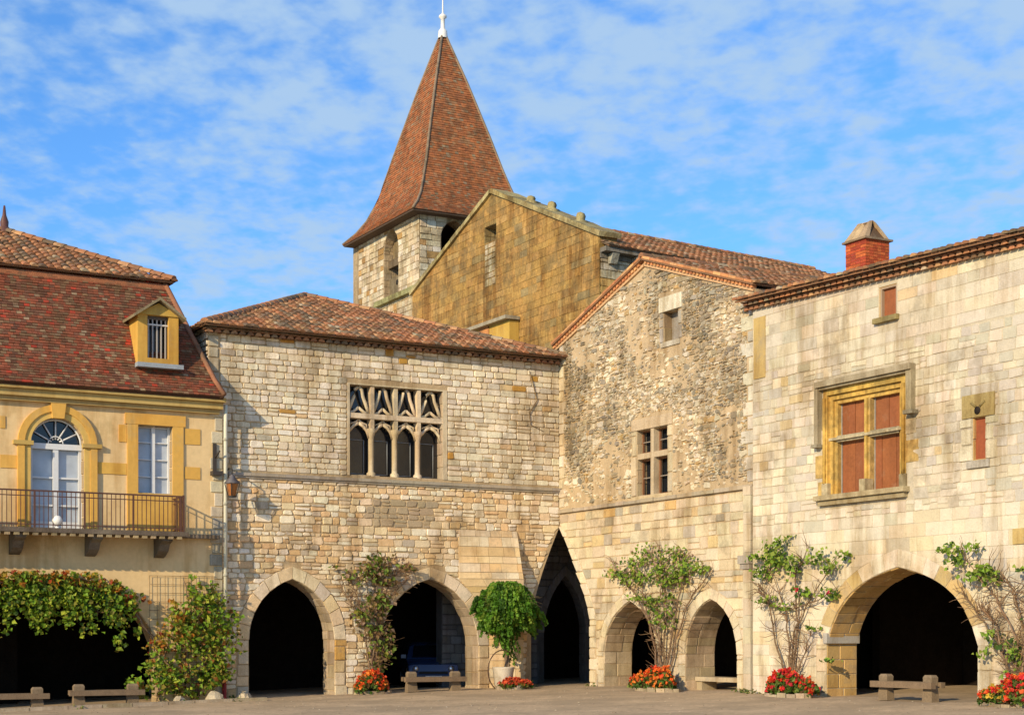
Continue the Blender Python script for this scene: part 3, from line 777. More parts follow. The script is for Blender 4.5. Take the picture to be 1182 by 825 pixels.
# big cross window: yellow moulded frame, four boarded lights, hood mould, sill
Y1, Y2 = (.56, .36, .09), (.50, .33, .11)
bw = MB(); a, b = dw; c, d = dwz
for k, (t, w) in enumerate(((.0, .02), (.14, .0 - .06), (.26, -.13))):
    t2 = (.14, .26, .36)[k]
    bw.box(FD, a + t, a + t2, -.35, w, c, d - t, jit(Y1, .06)); bw.box(FD, b - t2, b - t, -.35, w + .001, c, d - t, jit(Y1, .06))
    bw.box(FD, a + t2, b - t2, -.35, w - .002, d - t2, d - t, jit(Y1, .06))
m = (a + b) / 2; zt = c + (d - c) * .53
bw.box(FD, m - .1, m + .1, -.35, -.11, c, d - .36, Y2); bw.box(FD, m - .04, m + .04, -.2, -.05, c, d - .36, Y1)
bw.box(FD, a + .36, m - .1, -.35, -.1, zt - .08, zt + .07, (.42, .36, .24)); bw.box(FD, m + .1, b - .36, -.35, -.1, zt - .08, zt + .07, (.42, .36, .24))
bw.box(FD, a + .14, b - .14, -.08, -.03, zt - .035, zt + .03, (.45, .38, .24))
for x in (a + .08, m, b - .08):
    bw.box(FD, x - .11, x + .11, -.2, .05, c, c + .3, (.40, .33, .2))
for x in (a + .06, b - .06):
    bw.tube([FD.P(x, .04, c + .3), FD.P(x, .04, d - .2)], .045, Y1, 8)
# toothing stones
for (x0, x1, z0, z1, k) in ((a - .3, a, c + .45, c + 1.0, Y2), (b, b + .42, c + .55, c + 1.05, Y2), (a - .22, a, c + 1.25, c + 1.6, (.62, .53, .38)), (b, b + .35, c + 1.2, c + 1.6, (.62, .53, .38)), (a - .2, a, c - .02, c + .35, Y2)):
    bw.box(FD, x0, x1 - .004, -.05, .018, z0, z1, k)
bwo = bw.build('cross_window', M['ochre'], hd)
hm = MB(); hm.box(FD, a - .12, b + .32, -.02, .2, d + .06, d + .2, (.36, .30, .2)); hm.box(FD, a - .06, b + .26, -.02, .13, d + .0, d + .06, (.30, .25, .16))
hm.box(FD, a - .2, a - .06, -.02, .15, zt - .1, d + .2, (.34, .28, .18)); hm.box(FD, b + .14, b + .32, -.02, .15, zt + .35, d + .06, (.40, .34, .22)); hm.box(FD, b + .12, b + .42, -.02, .22, zt + .26, zt + .35, (.3, .26, .18))
hm.box(FD, a - .26, a - .04, -.02, .2, zt - .18, zt - .1, (.3, .26, .18)); hm.build('hood_mould', M['stone'], bwo)
sl = MB(); sl.box(FD, a - .18, b + .12, -.3, .2, c - .12, c - .002, (.42, .34, .2)); sl.box(FD, a - .1, b + .05, -.1, .12, c - .24, c - .122, (.36, .29, .17)); sl.build('sill', M['stone'], bwo)
for (x0, x1) in ((a + .36, m - .1), (m + .1, b - .36)):
    for (z0, z1) in ((c, zt - .08), (zt + .07, d - .36)):
        p_ = MB(); nb_ = 4
        for kb_ in range(nb_): xa = x0 + (x1 - x0) * kb_ / nb_; p_.box(FD, xa + .004, x0 + (x1 - x0) * (kb_ + 1) / nb_ - .004, -.34, -.26 + R.uniform(-.008, .008), z0, z1, jit((.26, .088, .032), .13))
        p_.box(FD, x0, x0 + .035, -.26, -.24, z0, z1, (.28, .25, .22)); p_.build('panel', M['board'], bwo)
# small upper window
sw = MB(); sw.box(FD, ds[0], ds[0] + .07, -.3, -.02, *dsz, (.34, .25, .17)); sw.box(FD, ds[1] - .05, ds[1], -.3, -.02, *dsz, (.34, .25, .17)); sw.box(FD, ds[0] + .07, ds[1] - .05, -.3, -.02, dsz[1] - .06, dsz[1], (.34, .25, .17))
swo = sw.build('small_window', M['paint'], hd)
p_ = MB(); p_.box(FD, ds[0] + .07, ds[1] - .05, -.3, -.1, dsz[0], dsz[1] - .06, (.27, .09, .035)); p_.build('panel', M['board'], swo)
p_ = MB(); p_.box(FD, ds[0] - .12, ds[1] + .1, -.1, .12, dsz[0] - .12, dsz[0], (.33, .27, .12)); p_.build('sill', M['ochre'], swo)
# slit window
sw = MB()
sw.box(FD, dl[0] - .3, dl[1] + .28, -.02, .035, dlz[1] + .0, dlz[1] + .5, (.38, .29, .12)); sw.box(FD, dl[0] - .14, dl[1] + .14, -.05, .06, dlz[0] - .16, dlz[0], (.42, .38, .32))
sw.tube([FD.P((dl[0] + dl[1]) / 2 - .02, .02, dlz[1] + .14), FD.P((dl[0] + dl[1]) / 2 - .02, .045, dlz[1] + .14)], .09, (.03, .02, .015), 10)
for sg in (-1, 1):
    sw.tube([FD.P((dl[0] + dl[1]) / 2 + sg * .06, .045, dlz[1] + .22), FD.P((dl[0] + dl[1]) / 2 + sg * .2, .045, dlz[1] + .32)], .025, (.30, .24, .1), 6)
quoins(sw, FD, 0, dl[0], -1, dlz[0], dlz[1], [(1, (.62, .54, .4), .05)], lr=(.4, .34)); quoins(sw, FD, 0, dl[1], 1, dlz[0], dlz[1], [(1, (.60, .53, .4), .05)], lr=(.34, .25))
swo = sw.build('slit_window', M['stone'], hd); p_ = MB(); p_.box(FD, *dl, -.25, -.08, *dlz, (.28, .075, .03)); p_.build('panel', M['board'], swo)
# roof
rd = MB(); zDe = zD + .09; zDf = zDb + .09
pD = [FD.P(uD0 - .3, .36, zDe), FD.P(uD1, .36, zDf), FD.P(uD1, -6, zDf + 1.5), FD.P(uD0 - .3, -6, zDe + 1.5)]
canal_roof(rd, pD); canal_roof(rd, [FD.P(uD1, -12.4, zDf), FD.P(uD0 - .3, -12.4, zDe), FD.P(uD0 - .3, -6, zDe + 1.5), FD.P(uD1, -6, zDf + 1.5)])
rdo = rd.build('roof', M['tile'], hd)
gd = MB(); genoise(gd, FD, uD0 - .25, uD1, 0, zDe - .03, 2, .22, .13, .11, zsl); gd.build('eaves_tiles', M['tile'], rdo)
sd = MB(); sd.box(FD, uD0, uD0 + .4, -11.9, -.96, 5, zD - .002, (.42, .36, .26)); sd.box(FD, uD0, uD1, -12.3, -11.9, 5, zDb, (.42, .36, .26)); sd.box(FD, uD1 - .4, uD1, -11.9, -.96, -1, zDb, (.42, .36, .26)); sd.build('outer_walls', M['stone'], hd)
# chimney
CHw = -2.2; FH = Fr(FD.P(0, CHw, 0), FD.u, FD.w)
h0, h1 = FH.U(976), FH.U(999); hz1 = FH.Zp(990, 278); hz0 = zDe + .2
chm = MB(); zc_ = hz0; row = 0
Dp = .80; t_h = FH.Zp(1000, 250) - hz1
while zc_ < hz1:
    n = 4
    for k in range(n):
        for (wf, isf) in ((0, 1),):
            x0 = h0 + (h1 - h0) * k / n; x1 = h0 + (h1 - h0) * (k + 1) / n
            chm.box(FH, x0 + .004, x1 - .004, -Dp if k in (0, n - 1) else -.1, R.uniform(-.006, .004), zc_, zc_ + .068, jit(((.42, .075, .025), (.5, .12, .035), (.32, .05, .025))[R.randrange(3)], .2))
    for k in range(6):
        y0 = -Dp + Dp * k / 6
        chm.box(FH, h1 - .1, h1 + R.uniform(0, .006), y0 + .004, y0 + Dp / 6 - .004, zc_, zc_ + .068, jit(((.42, .075, .025), (.5, .12, .035))[R.randrange(2)], .2))
    zc_ += .077
chm.box(FH, h0 + .012, h1 - .012, -Dp + .02, -.012, hz0, hz1, (.36, .2, .12))
cho = chm.build('chimney', M['brick'], rdo)
cp = MB(); cp.box(FH, h0 - .07, h1 + .07, -Dp - .07, .07, hz1, hz1 + .05, (.26, .19, .12)); cp.hexa([FH.P(h0, -.03, hz1 + .05), FH.P(h1, -.03, hz1 + .05), FH.P(h1, -Dp + .03, hz1 + .05), FH.P(h0, -Dp + .03, hz1 + .05)], [FH.P((h0 + h1) / 2 - .13, -Dp * .34, hz1 + t_h * .9), FH.P((h0 + h1) / 2 + .13, -Dp * .34, hz1 + t_h * .9), FH.P((h0 + h1) / 2 + .13, -Dp * .66, hz1 + t_h * .9), FH.P((h0 + h1) / 2 - .13, -Dp * .66, hz1 + t_h * .9)], (.15, .09, .05))
nt_ = 3
for k in range(nt_):
    x0 = h0 + (h1 - h0) * (k + .0) / nt_; x1 = h0 + (h1 - h0) * (k + .86) / nt_; mx_ = (h0 + h1) / 2
    for (wA_, wB_) in ((.02, -Dp * .36), (-Dp + .0, -Dp * .62)):
        b_ = [FH.P(x0 - .03, wA_, hz1 + .07), FH.P(x1 + .03, wA_, hz1 + .07), FH.P(x1 + .03, wA_ + (-.16 if wA_ > -.5 else .16), hz1 + .07), FH.P(x0 - .03, wA_ + (-.16 if wA_ > -.5 else .16), hz1 + .07)]
        sh = .62
        tt = [FH.P(mx_ + (x0 - mx_) * sh, wB_, hz1 + t_h + R.uniform(-.08, .04)), FH.P(mx_ + (x1 - mx_) * sh, wB_, hz1 + t_h + R.uniform(-.05, .03)), FH.P(mx_ + (x1 - mx_) * sh, wB_ + (-.1 if wA_ > -.5 else .1), hz1 + t_h), FH.P(mx_ + (x0 - mx_) * sh, wB_ + (-.1 if wA_ > -.5 else .1), hz1 + t_h)]
        cp.hexa(b_, tt, jit((.50, .36, .21), .2))
cp.build('chimney_cap', M['stone'], cho)
# ================================================================ CHURCH : ochre gable, nave side, square tower with a tiled spire
ch = thing('church', 'old church with ochre gable wall and square tower under a tall flared brown spire', 'church', groundP(Vector((10, 85, 0))))
GD = 70.0
Gp = Vector(((692 - CXP) / FPX * GD, GD, 0)); FG = Fr(Gp, FC.u, FC.w)      # gable plane, u=0 at its right corner
gA = FG.px(568, 223); gL = FG.px(478, 338); gR = FG.px(692, 272)
L0 = gL[0]; L1 = L0
gb_ = MB()
PO = [(6, (.37, .215, .062), .08), (3, (.32, .185, .055), .1), (2, (.41, .255, .085), .1), (.5, (.27, .19, .08), .12)]
gout = [(L0 - .2, 3), (0, 3), (0, gR[1]), (gR[0], gR[1]), gA, (L0 - .2, gL[1])]
gout = [(L0 - .2, 3), (0, 3), (0, gR[1]), gA, (L0 - .2, gL[1])]
gwn = rect(FG.U(559), FG.U(573), FG.Zp(566, 279), FG.Zp(566, 260))
slab(gb_, FG, 0, -.9, gout, [gwn], (.30, .19, .06), side=lambda: jit((.30, .22, .1), .1))
courses(gb_, FG, 0, gout, [gwn, rect(FG.U(559), FG.U(573), FG.Zp(566, 330), FG.Zp(566, 280))], (.30, .40), (.5, 1.1), PO, d=(.006, .022), rough=.014, gap=.005, corner=.1, zlo=6)
courses(gb_, FG, 0, rect(FG.U(560), FG.U(572), FG.Zp(566, 330), FG.Zp(566, 280)), [], (.25, .4), (.3, .5), [(2, (.55, .48, .34), .15), (1, (.4, .33, .2), .1)], d=(.02, .05))
gb_.build('gable_wall', M['ochre'], ch)
cpg = MB()
for (p, q) in ((( L0 - .3, gL[1] - .1), gA), ((0.15, gR[1] - .05), gA)):
    A_ = FG.P(p[0], 0, p[1]); Bq = FG.P(q[0], 0, q[1]); L = (Bq - A_).length; d = (Bq - A_).normalized(); up = FG.w.cross(d); up = up if up.z > 0 else -up
    x = 0
    while x < L:
        e = min(x + R.uniform(.8, 1.3), L); c = jit((.38, .31, .14), .2); b_ = [A_ + d * x + FG.w * .14, A_ + d * (e - .01) + FG.w * .14, A_ + d * (e - .01) - FG.w * 1.0, A_ + d * x - FG.w * 1.0]
        cpg.hexa(b_, [p_ + up * (.2 + R.uniform(-.02, .03)) for p_ in b_], c); x = e
cpg.build('coping', M['ochre'], ch)
for (x, y) in ((628, 237), (661, 251), (604, 228)):
    u_, z_ = FG.px(x, y); fn = MB(); k = R.uniform(.8, 1.1)
    fn.lathe(FG.P(u_, -.4, z_ - .45), [(.42, 0), (.36, .3), (.2, .36), (.24, .5 * k), (.18, .62 * k), (.03, .68 * k)], (.36, .30, .14), 5); fn.build('finial', M['ochre'], ch)
# little window in a lean-to against the gable
# nave side wall and roof
FN = Fr(Gp, UB, WB); nu1 = FN.U(1010); _a = FN.px(705, 269, -4.5); _b = FN.px(945, 313, -4.5); nsl = (_b[1] - _a[1]) / (_b[0] - _a[0]); nrz = _a[1] - nsl * _a[0]
nz0 = FN.Zp(700, 287); FN = Fr(Gp, UB + Z * nsl, WB)
nv = MB(); nv.box(FN, .02, nu1, -.8, 0, 3, nz0, (.30, .22, .1)); courses(nv, FN, 0, rect(.05, nu1, 8, nz0 - .43), [], (.3, .42), (.5, 1.1), [(3, (.56, .48, .34), .15), (2, (.46, .30, .10), .15), (2, (.62, .56, .44), .1)], d=(.01, .04), gap=.008)
nv.build('nave_wall', M['ochre'], ch)
cr = MB(); cr.box(FN, .02, nu1, -.2, .5, nz0 - .2, nz0, (.2, .18, .15)); cr.box(FN, .02, nu1, -.1, .06, nz0 - .42, nz0 - .22, (.2, .18, .15))
u = .4
while u < nu1:
    cr.hexa([FN.P(u, .25, nz0 - .65), FN.P(u + .34, .25, nz0 - .65), FN.P(u + .34, .05, nz0 - .65), FN.P(u, .05, nz0 - .65)],
            [FN.P(u, .46, nz0 - .225), FN.P(u + .34, .46, nz0 - .225), FN.P(u + .34, .05, nz0 - .225), FN.P(u, .05, nz0 - .225)], jit((.40, .37, .30), .15)); u += 1.25
cr.build('corbel_cornice', M['towerstone'], ch)
rn = MB(); wr = -4.5
rz = lambda x, y: FN.Zp(x, y, wr)
n0 = FN.P(.1, .6, nz0 + .03); n1 = FN.P(nu1, .6, nz0 + .03); n2 = FN.P(nu1, wr, nrz); n3 = FN.P(.1, wr, nrz)
canal_roof(rn, [n0, n1, n2, n3], .3, .45); canal_roof(rn, [FN.P(nu1, -9.5, nz0), FN.P(.1, -9.5, nz0), n3, n2], .3, .45)
rno = rn.build('nave_roof', M['tile'], ch)
ro = MB(); ridge_tiles(ro, n3 + Z * .06, n2 + Z * .06, r=.16); ro.build('ridge_tiles', M['tile'], rno)
# tower
TD = 92.0; T0 = Vector(((484 - CXP) / FPX * TD, TD, 0)); TL, TR = TD * .093, TD * .078
FT1 = Fr(T0, FC.u, FC.w); FT2 = Fr(T0, UB, WB)             # left face: u in [-TL,0]; right face: u in [0,TR]
tz = FT1.Zp(484, 238)
PT = [(5, (.56, .46, .31), .12), (3, (.48, .38, .24), .15), (2, (.62, .54, .41), .1), (1, (.40, .24, .09), .2)]
tw_ = MB()
l1 = (FT1.U(443), FT1.U(460)); l1z = (FT1.Zp(450, 290), FT1.Zp(451, 264)); zb1 = FT1.Zp(450, 343)
r1 = (FT2.U(509), FT2.U(540)); r1z = (FT2.Zp(520, 275), FT2.Zp(522, 254)); zb2 = FT2.Zp(520, 300)
hl = arch(*l1, zb1, *l1z); hr_ = arch(*r1, zb2, *r1z)
slab(tw_, FT1, 0, -1.0, rect(-TL, 0, 3, tz), [hl], (.36, .27, .16), side=lambda: jit((.38, .29, .18), .15))
slab(tw_, FT2, 0, -1.0, rect(1.0, TR, 3, tz), [hr_], (.36, .27, .16), side=lambda: jit((.38, .29, .18), .15), back=True)
slab(tw_, FT2, 0, -.002, rect(0, 1.0, 3, tz), [], (.36, .27, .16), back=False)
courses(tw_, FT1, 0, rect(-TL + .02, -.02, 12, tz - .02), [arch(*l1, zb1, *l1z, 9, .02)], (.3, .42), (.35, .8), PT, d=(.01, .05), rough=.02, gap=.01)
courses(tw_, FT2, 0, rect(.02, TR - .02, 12, tz - .02), [arch(*r1, zb2, *r1z, 9, .02)], (.3, .42), (.35, .8), PT, d=(.01, .05), rough=.02, gap=.01)
FT3 = Fr(FT1.P(-TL, 0, 0), UB, WB); tw_.box(FT3, .01, TR, -.9, -.001, 3, tz, (.36, .27, .16)); FT4 = Fr(FT2.P(TR, 0, 0), -WB, UB)
slab(tw_, FT4, 0, -.9, rect(.95, TL - .01, 3, tz), [], (.36, .27, .16))
tw_.build('tower', M['towerstone'], ch)
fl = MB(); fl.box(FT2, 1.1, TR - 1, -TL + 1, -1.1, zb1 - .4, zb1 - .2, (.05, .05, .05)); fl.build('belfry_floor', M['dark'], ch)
# half-closed lancet: louvre block and blind lower part
lo = MB(); zm1 = FT1.Zp(450, 305); zm0 = FT1.Zp(450, 313)
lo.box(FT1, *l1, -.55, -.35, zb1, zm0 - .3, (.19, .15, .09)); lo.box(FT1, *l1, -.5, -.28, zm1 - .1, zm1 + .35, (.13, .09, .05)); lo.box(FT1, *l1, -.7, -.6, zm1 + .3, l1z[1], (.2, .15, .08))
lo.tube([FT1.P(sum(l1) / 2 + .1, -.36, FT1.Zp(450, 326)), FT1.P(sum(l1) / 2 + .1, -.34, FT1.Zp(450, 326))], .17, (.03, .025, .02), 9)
lo.build('lancet_infill', M['towerstone'], ch)
lg = MB(); lg.box(FT1, l1[0] - .8, 0.1, -.02, .3, zb1 - .35, zb1 - .05, (.28, .27, .12)); lg.build('ledge', M['ochre'], ch)
# spire
oh = .75
cz_ = T0 + UB * (TR / 2) - WB * (TL / 2); hu, hw_ = TR / 2 + oh, TL / 2 + oh
apz = CAMZ + (HZ - 38) / FPX * cz_.y; ez = tz - .35
print('tower', tz, apz, cz_)
prof = [(1.0, 0), (.86, .05), (.755, .105), (.67, .175), (.575, .29), (.45, .46), (.24, .73), (0.012, 1.0)]
prof = [(f, ez + (apz - ez) * t) for f, t in prof]
sp = MB(); cor = [(-1, 1), (1, 1), (1, -1), (-1, -1)]
def cpnt(k, f, z): a, b = cor[k % 4]; return cz_ + UB * (a * hu * f) + WB * (b * hw_ * f) + Z * z
for k in range(4):
    for i in range(len(prof) - 1):
        (f0, z0), (f1, z1) = prof[i], prof[i + 1]
        flat_roof(sp, [cpnt(k, f0, z0), cpnt(k + 1, f0, z0), cpnt(k + 1, f1, z1), cpnt(k, f1, z1)], .22, .16, PAL_SPIRE, thick=.05, lip=.03)
spo = sp.build('spire', M['flat_tile'], ch)
hp = MB()
for k in range(4): hp.tube([cpnt(k, f, z + .03) for f, z in prof], .08, (.24, .17, .11), 6)
hp.build('hip_ridge', M['tile'], spo)
so = MB(); b_ = [cpnt(k, .99, ez - .1) for k in range(4)]; so.hexa(b_, [p + Z * .09 for p in b_], (.09, .06, .04)); so.build('soffit', M['wood'], spo)
fi = MB(); A_ = cz_ + Z * apz; fi.lathe(A_, [(.3, -.35), (.26, .1), (.13, .25), (.12, .8), (.24, .9), (.24, 1.0), (.1, 1.1), (.05, 1.2), (.03, 2.6), (.0, 2.65)], (.72, .70, .66), 10)
fi.tube([A_ + Z * 2.2 - UB * .4, A_ + Z * 2.2 + UB * .4], .03, (.1, .1, .1), 5); fi.build('finial', M['paint'], spo)
# lean-to with ochre front between roof and church
lt = thing('lean_to', 'small ochre lean-to with a sloping slab roof against the church gable', 'building', groundP(FG.P(-6, 2.5, 0)))
FLt = Fr(FG.P(0, .55, 0), FG.u, FG.w); la, lb = FLt.U(530), FLt.U(588); zla, zlb = FLt.Zp(530, 386), FLt.Zp(588, 369)
m_ = MB(); b0 = [FLt.P(la, 0, 4), FLt.P(lb, 0, 4), FLt.P(lb, -.5, 4), FLt.P(la, -.5, 4)]; m_.hexa(b0, [FLt.P(la, 0, zla), FLt.P(lb, 0, zlb), FLt.P(lb, -.5, zlb), FLt.P(la, -.5, zla)], (.52, .33, .07))
m_.build('wall', M['plaster'], lt)
m_ = MB(); b0 = [FLt.P(la - .5, .3, zla - .1), FLt.P(lb + .15, .3, zlb + .03), FLt.P(lb + .1, -.5, zlb + .03), FLt.P(la - .5, -.5, zla - .1)]; m_.hexa(b0, [p + Z * .16 for p in b0], (.34, .3, .22)); m_.build('roof', M['stone'], lt)
m_ = MB(); uo, zo = FLt.px(559, 382); m_.tube([FLt.P(uo, .01, zo - .1), FLt.P(uo, .04, zo - .1)], .52, (.5, .22, .08), 18); m_.build('oculus', M['brick'], lt)

# ================================================================ HOUSE A : yellow townhouse with mansard roof
wA_ = .25; FA = Fr(FB.P(0, wA_, 0), UB, WB); au = FA.U
ha = thing('yellow_townhouse', 'cream and yellow townhouse with red mansard roof and iron balcony at the left', 'house', groundP(FA.P(-17, 0, 0)))
uA0, uA1 = au(-230), au(257); zAe = (FA.Zp(0, 441, .3) + FA.Zp(256, 458, .3)) / 2
zAw = zAe - .02
door = (au(35), au(97)); dz = (FA.Zp(66, 612), FA.Zp(66, 511), FA.Zp(66, 482))
wnd = (au(159), au(199)); wz = (FA.Zp(180, 570), FA.Zp(180, 491))
zbal = FA.Zp(100, 613)
ar = (au(-75), au(186)); arz = (FA.Zp(120, 770), FA.Zp(56, 662))
def ell(u0, u1, zb, zs, za, n=14, t=0):
    m = (u0 + u1) / 2; a = (u1 - u0) / 2 + t; h = za - zs + t
    return [(u0 - t, zb), (u1 + t, zb)] + [(m + a * math.cos(math.pi * i / n), zs + h * math.sin(math.pi * i / n)) for i in range(n + 1)]
def semi(u0, u1, zb, zs, t=0, n=14):
    m = (u0 + u1) / 2; a = (u1 - u0) / 2 + t
    return [(u0 - t, zb), (u1 + t, zb)] + [(m + a * math.cos(math.pi * i / n), zs + (a) * math.sin(math.pi * i / n)) for i in range(n + 1)]
AR = ell(*ar, -1.0, *arz)
zsA = dz[2] - (door[1] - door[0]) / 2
DO = semi(*door, zbal, zsA)
fa = MB(); PLA = (.72, .52, .27)
slab(fa, FA, 0, -.9, rect(uA0, uA1, -1.2, zAw), [AR, DO, rect(*wnd, *wz)], PLA, side=lambda: jit((.36, .27, .16), .15))
fa.build('facade', M['plaster'], ha)
dr = MB(); Y = (.66, .38, .085)
def yb(x0, x1, y0, y1, w=.022, c=Y): dr.box(FA, au(x0), au(x1), -.02, w, FA.Zp((x0 + x1) / 2, y1), FA.Zp((x0 + x1) / 2, y0), jit(c, .07))
# arched door surround
def band(t0, t1, w, c, n=16):
    m = (door[0] + door[1]) / 2; a0, a1 = (door[1] - door[0]) / 2 + t0, (door[1] - door[0]) / 2 + t1
    for i in range(n):
        th0, th1 = math.pi * i / n, math.pi * (i + 1) / n
        q = [(m + a0 * math.cos(th0), zsA + a0 * math.sin(th0)), (m + a1 * math.cos(th0), zsA + a1 * math.sin(th0)), (m + a1 * math.cos(th1), zsA + a1 * math.sin(th1)), (m + a0 * math.cos(th1), zsA + a0 * math.sin(th1))]
        dr.hexa([FA.P(p[0], -.02, p[1]) for p in q], [FA.P(p[0], w, p[1]) for p in q], c)
    for sg in (-1, 1):
        xx = sorted((m + sg * a0, m + sg * a1)); dr.box(FA, xx[0], xx[1], -.02, w, zbal, zsA - .002, c)
band(0, .16, .05, (.62, .42, .12)); band(.162, .34, .09, Y)
m = (door[0] + door[1]) / 2; a_ = (door[1] - door[0]) / 2
dr.hexa([FA.P(m - .15, -.02, dz[2] - .03), FA.P(m + .15, -.02, dz[2] - .03), FA.P(m + .15, .15, dz[2] - .03), FA.P(m - .15, .15, dz[2] - .03)], [FA.P(m - .21, -.02, dz[2] + .42), FA.P(m + .21, -.02, dz[2] + .42), FA.P(m + .21, .15, dz[2] + .42), FA.P(m - .21, .15, dz[2] + .42)], Y)
for sg in (-1, 1): dr.box(FA, m + sg * (a_ + .2) - .26, m + sg * (a_ + .2) + .26, -.02, .13, zsA - .06, zsA + .05, (.5, .34, .1))
# window surround
u0, u1 = wnd
dr.box(FA, u0 - .3, u0, -.02, .05, zbal, wz[1], Y); dr.box(FA, u1, u1 + .3, -.02, .051, zbal, wz[1], Y); dr.box(FA, u0 - .36, u1 + .36, -.02, .06, wz[1], wz[1] + .3, jit(Y, .05)); dr.box(FA, u0, u1, -.02, .052, zbal, wz[0], jit(Y, .05))
for (x0, x1, y0, y1) in ((137, 146, 490, 510), (213, 231, 495, 513), (113, 146, 534, 547), (213, 231, 539, 553), (0, 26, 525, 540), (0, 6, 480, 494), (100, 112, 560, 575)): yb(x0, x1, y0, y1)
dro = dr.build('door_and_window_surrounds', M['plaster'], ha); 
# quoin strip
qa = MB(); quoins(qa, FA, 0, uA1, -1, -.6, zAw - .05, [(3, (.52, .45, .33), .1), (2, (.45, .40, .31), .12)], lr=(.28, .36)); qa.build('quoins', M['stone'], ha)
# cornice
co = MB(); co.box(FA, uA0, uA1 - .14, -.1, .16, zAw - .42, zAw - .3, (.42, .30, .12)); co.box(FA, uA0, uA1 - .08, -.1, .28, zAw - .298, zAw - .12, (.50, .36, .13)); co.box(FA, uA0, uA1 - .03, -.1, .40, zAw - .118, zAw, (.46, .32, .11)); co.build('cornice', M['plaster'], ha)
# door leaves
dd = MB(); Wt = (.66, .67, .68); zt_ = zsA - .02; m = (door[0] + door[1]) / 2
def wb(mbx, a, b, c, d, w0=-.28, w1=-.2, col=Wt): mbx.box(FA, a, b, w0, w1, c, d, col)
wb(dd, door[0], door[1], zt_ - .1, zt_ + .05, -.28, -.16)
wb(dd, m - .07, m + .07, zbal, zt_ - .1, -.28, -.18)
wb(dd, door[0], door[0] + .1, zbal, zt_ - .1); wb(dd, door[1] - .1, door[1], zbal, zt_ - .1)
for s0, s1 in ((door[0] + .1, m - .07), (m + .07, door[1] - .1)):
    for f in (0, .3, .64): z_ = zbal + (zt_ - .1 - zbal) * f; wb(dd, s0, s1, z_ if f else zbal, z_ + (.05 if f else .25), -.27, -.22)
a_ = (door[1] - door[0]) / 2
for i in range(1, 6):
    th = math.pi * i / 6; dd.tube([FA.P(m + .12 * math.cos(th), -.22, zt_ + .05 + .12 * math.sin(th)), FA.P(m + a_ * math.cos(th), -.22, zsA + a_ * math.sin(th))], .022, Wt, 5)
dd.tube([FA.P(m + (a_ - .03) * math.cos(math.pi * i / 12), -.2, zsA + (a_ - .03) * math.sin(math.pi * i / 12)) for i in range(13)], .035, Wt, 5)
dd.tube([FA.P(m + .2 * math.cos(math.pi * i / 8), -.2, zt_ + .05 + .2 * math.sin(math.pi * i / 8)) for i in range(9)], .02, Wt, 5)
ddo = dd.build('balcony_door', M['paint'], ha)
p_ = MB(); p_.box(FA, door[0] + .02, door[1] - .02, -.34, -.3, zbal, zt_); p_.build('pane', M['curtain'], ddo)
p_ = MB(); p_.box(FA, door[0], door[1], -.34, -.3, zt_ + .002, dz[2] + .1); p_.build('fanlight_pane', M['glass'], ddo)
dd = MB(); m = (wnd[0] + wnd[1]) / 2
wb(dd, wnd[0], wnd[0] + .07, *wz); wb(dd, wnd[1] - .07, wnd[1], *wz); wb(dd, m - .05, m + .05, wz[0], wz[1], -.28, -.18)
for f in (0, .25, .5, .75, .97):
    z_ = wz[0] + (wz[1] - wz[0]) * f
    wb(dd, wnd[0] + .07, m - .05, z_, z_ + .03, -.27, -.22); wb(dd, m + .05, wnd[1] - .07, z_, z_ + .03, -.27, -.22)
ddo = dd.build('window', M['paint'], ha); p_ = MB(); p_.box(FA, wnd[0], wnd[1], -.34, -.29, *wz); p_.build('pane', M['curtain'], ddo)
# balcony
bo = .95; br = au(212, bo)
uBal0 = au(-150); bl = MB(); bl.box(FA, uBal0, br + .12, -.05, bo + .06, zbal - .12, zbal, (.13, .10, .075))
bl.box(FA, br + .122, au(251), -.05, .22, zbal - .11, zbal - .005, (.22, .17, .12))
u = uBal0
while u < br: bl.box(FA, u, u + .14, bo - .02, bo + .04, zbal - .2, zbal - .122, jit((.36, .27, .15), .2)); u += .24
balo = bl.build('balcony', M['stone'], ha)
for x in (20, 108, 188):
    k = MB(); uu = au(x, .4)
    prof_ = [(0, 0), (.85, 0), (.85, -.12), (.6, -.2), (.45, -.38), (.2, -.5), (0, -.55)]
    zb_ = zbal - .125; l_ = [FA.P(uu - .14, p[0], zb_ + p[1]) for p in prof_]; r_ = [FA.P(uu + .14, p[0], zb_ + p[1]) for p in prof_]
    k.hexa(l_, r_, (.16, .13, .10)); k.build('bracket', M['stone'], balo)
ra = MB(); IR = (.10, .045, .03); zr = zbal + .98
def rb(a, b, c, d, w0, w1): ra.box(FA, a, b, w0, w1, c, d, IR)
rb(uBal0, br, zr - .04, zr, bo - .03, bo + .015); rb(uBal0, br, zr - .17, zr - .145, bo - .012, bo + .012); rb(uBal0, br, zbal + .07, zbal + .095, bo - .012, bo + .012)
rb(br - .03, br + .012, zr - .038, zr - .002, 0, bo - .03); rb(br - .02, br + .004, zr - .168, zr - .147, 0, bo); rb(br - .02, br + .004, zbal + .072, zbal + .093, 0, bo)
u = uBal0; i = 0
while u < br - .05:
    t = .022 if i % 11 == 0 else .009; ra.box(FA, u - t, u + t, bo - t, bo + t, zbal, zr - .04, IR); u += .118; i += 1
ra.box(FA, br - .03, br + .02, bo - .025, bo + .025, zbal, zr + .02, IR)
w_ = .1
while w_ < bo - .05: ra.box(FA, br - .017, br + .001, w_ - .009, w_ + .009, zbal, zr - .04, IR); w_ += .118
ra.build('railing', M['iron'], balo)
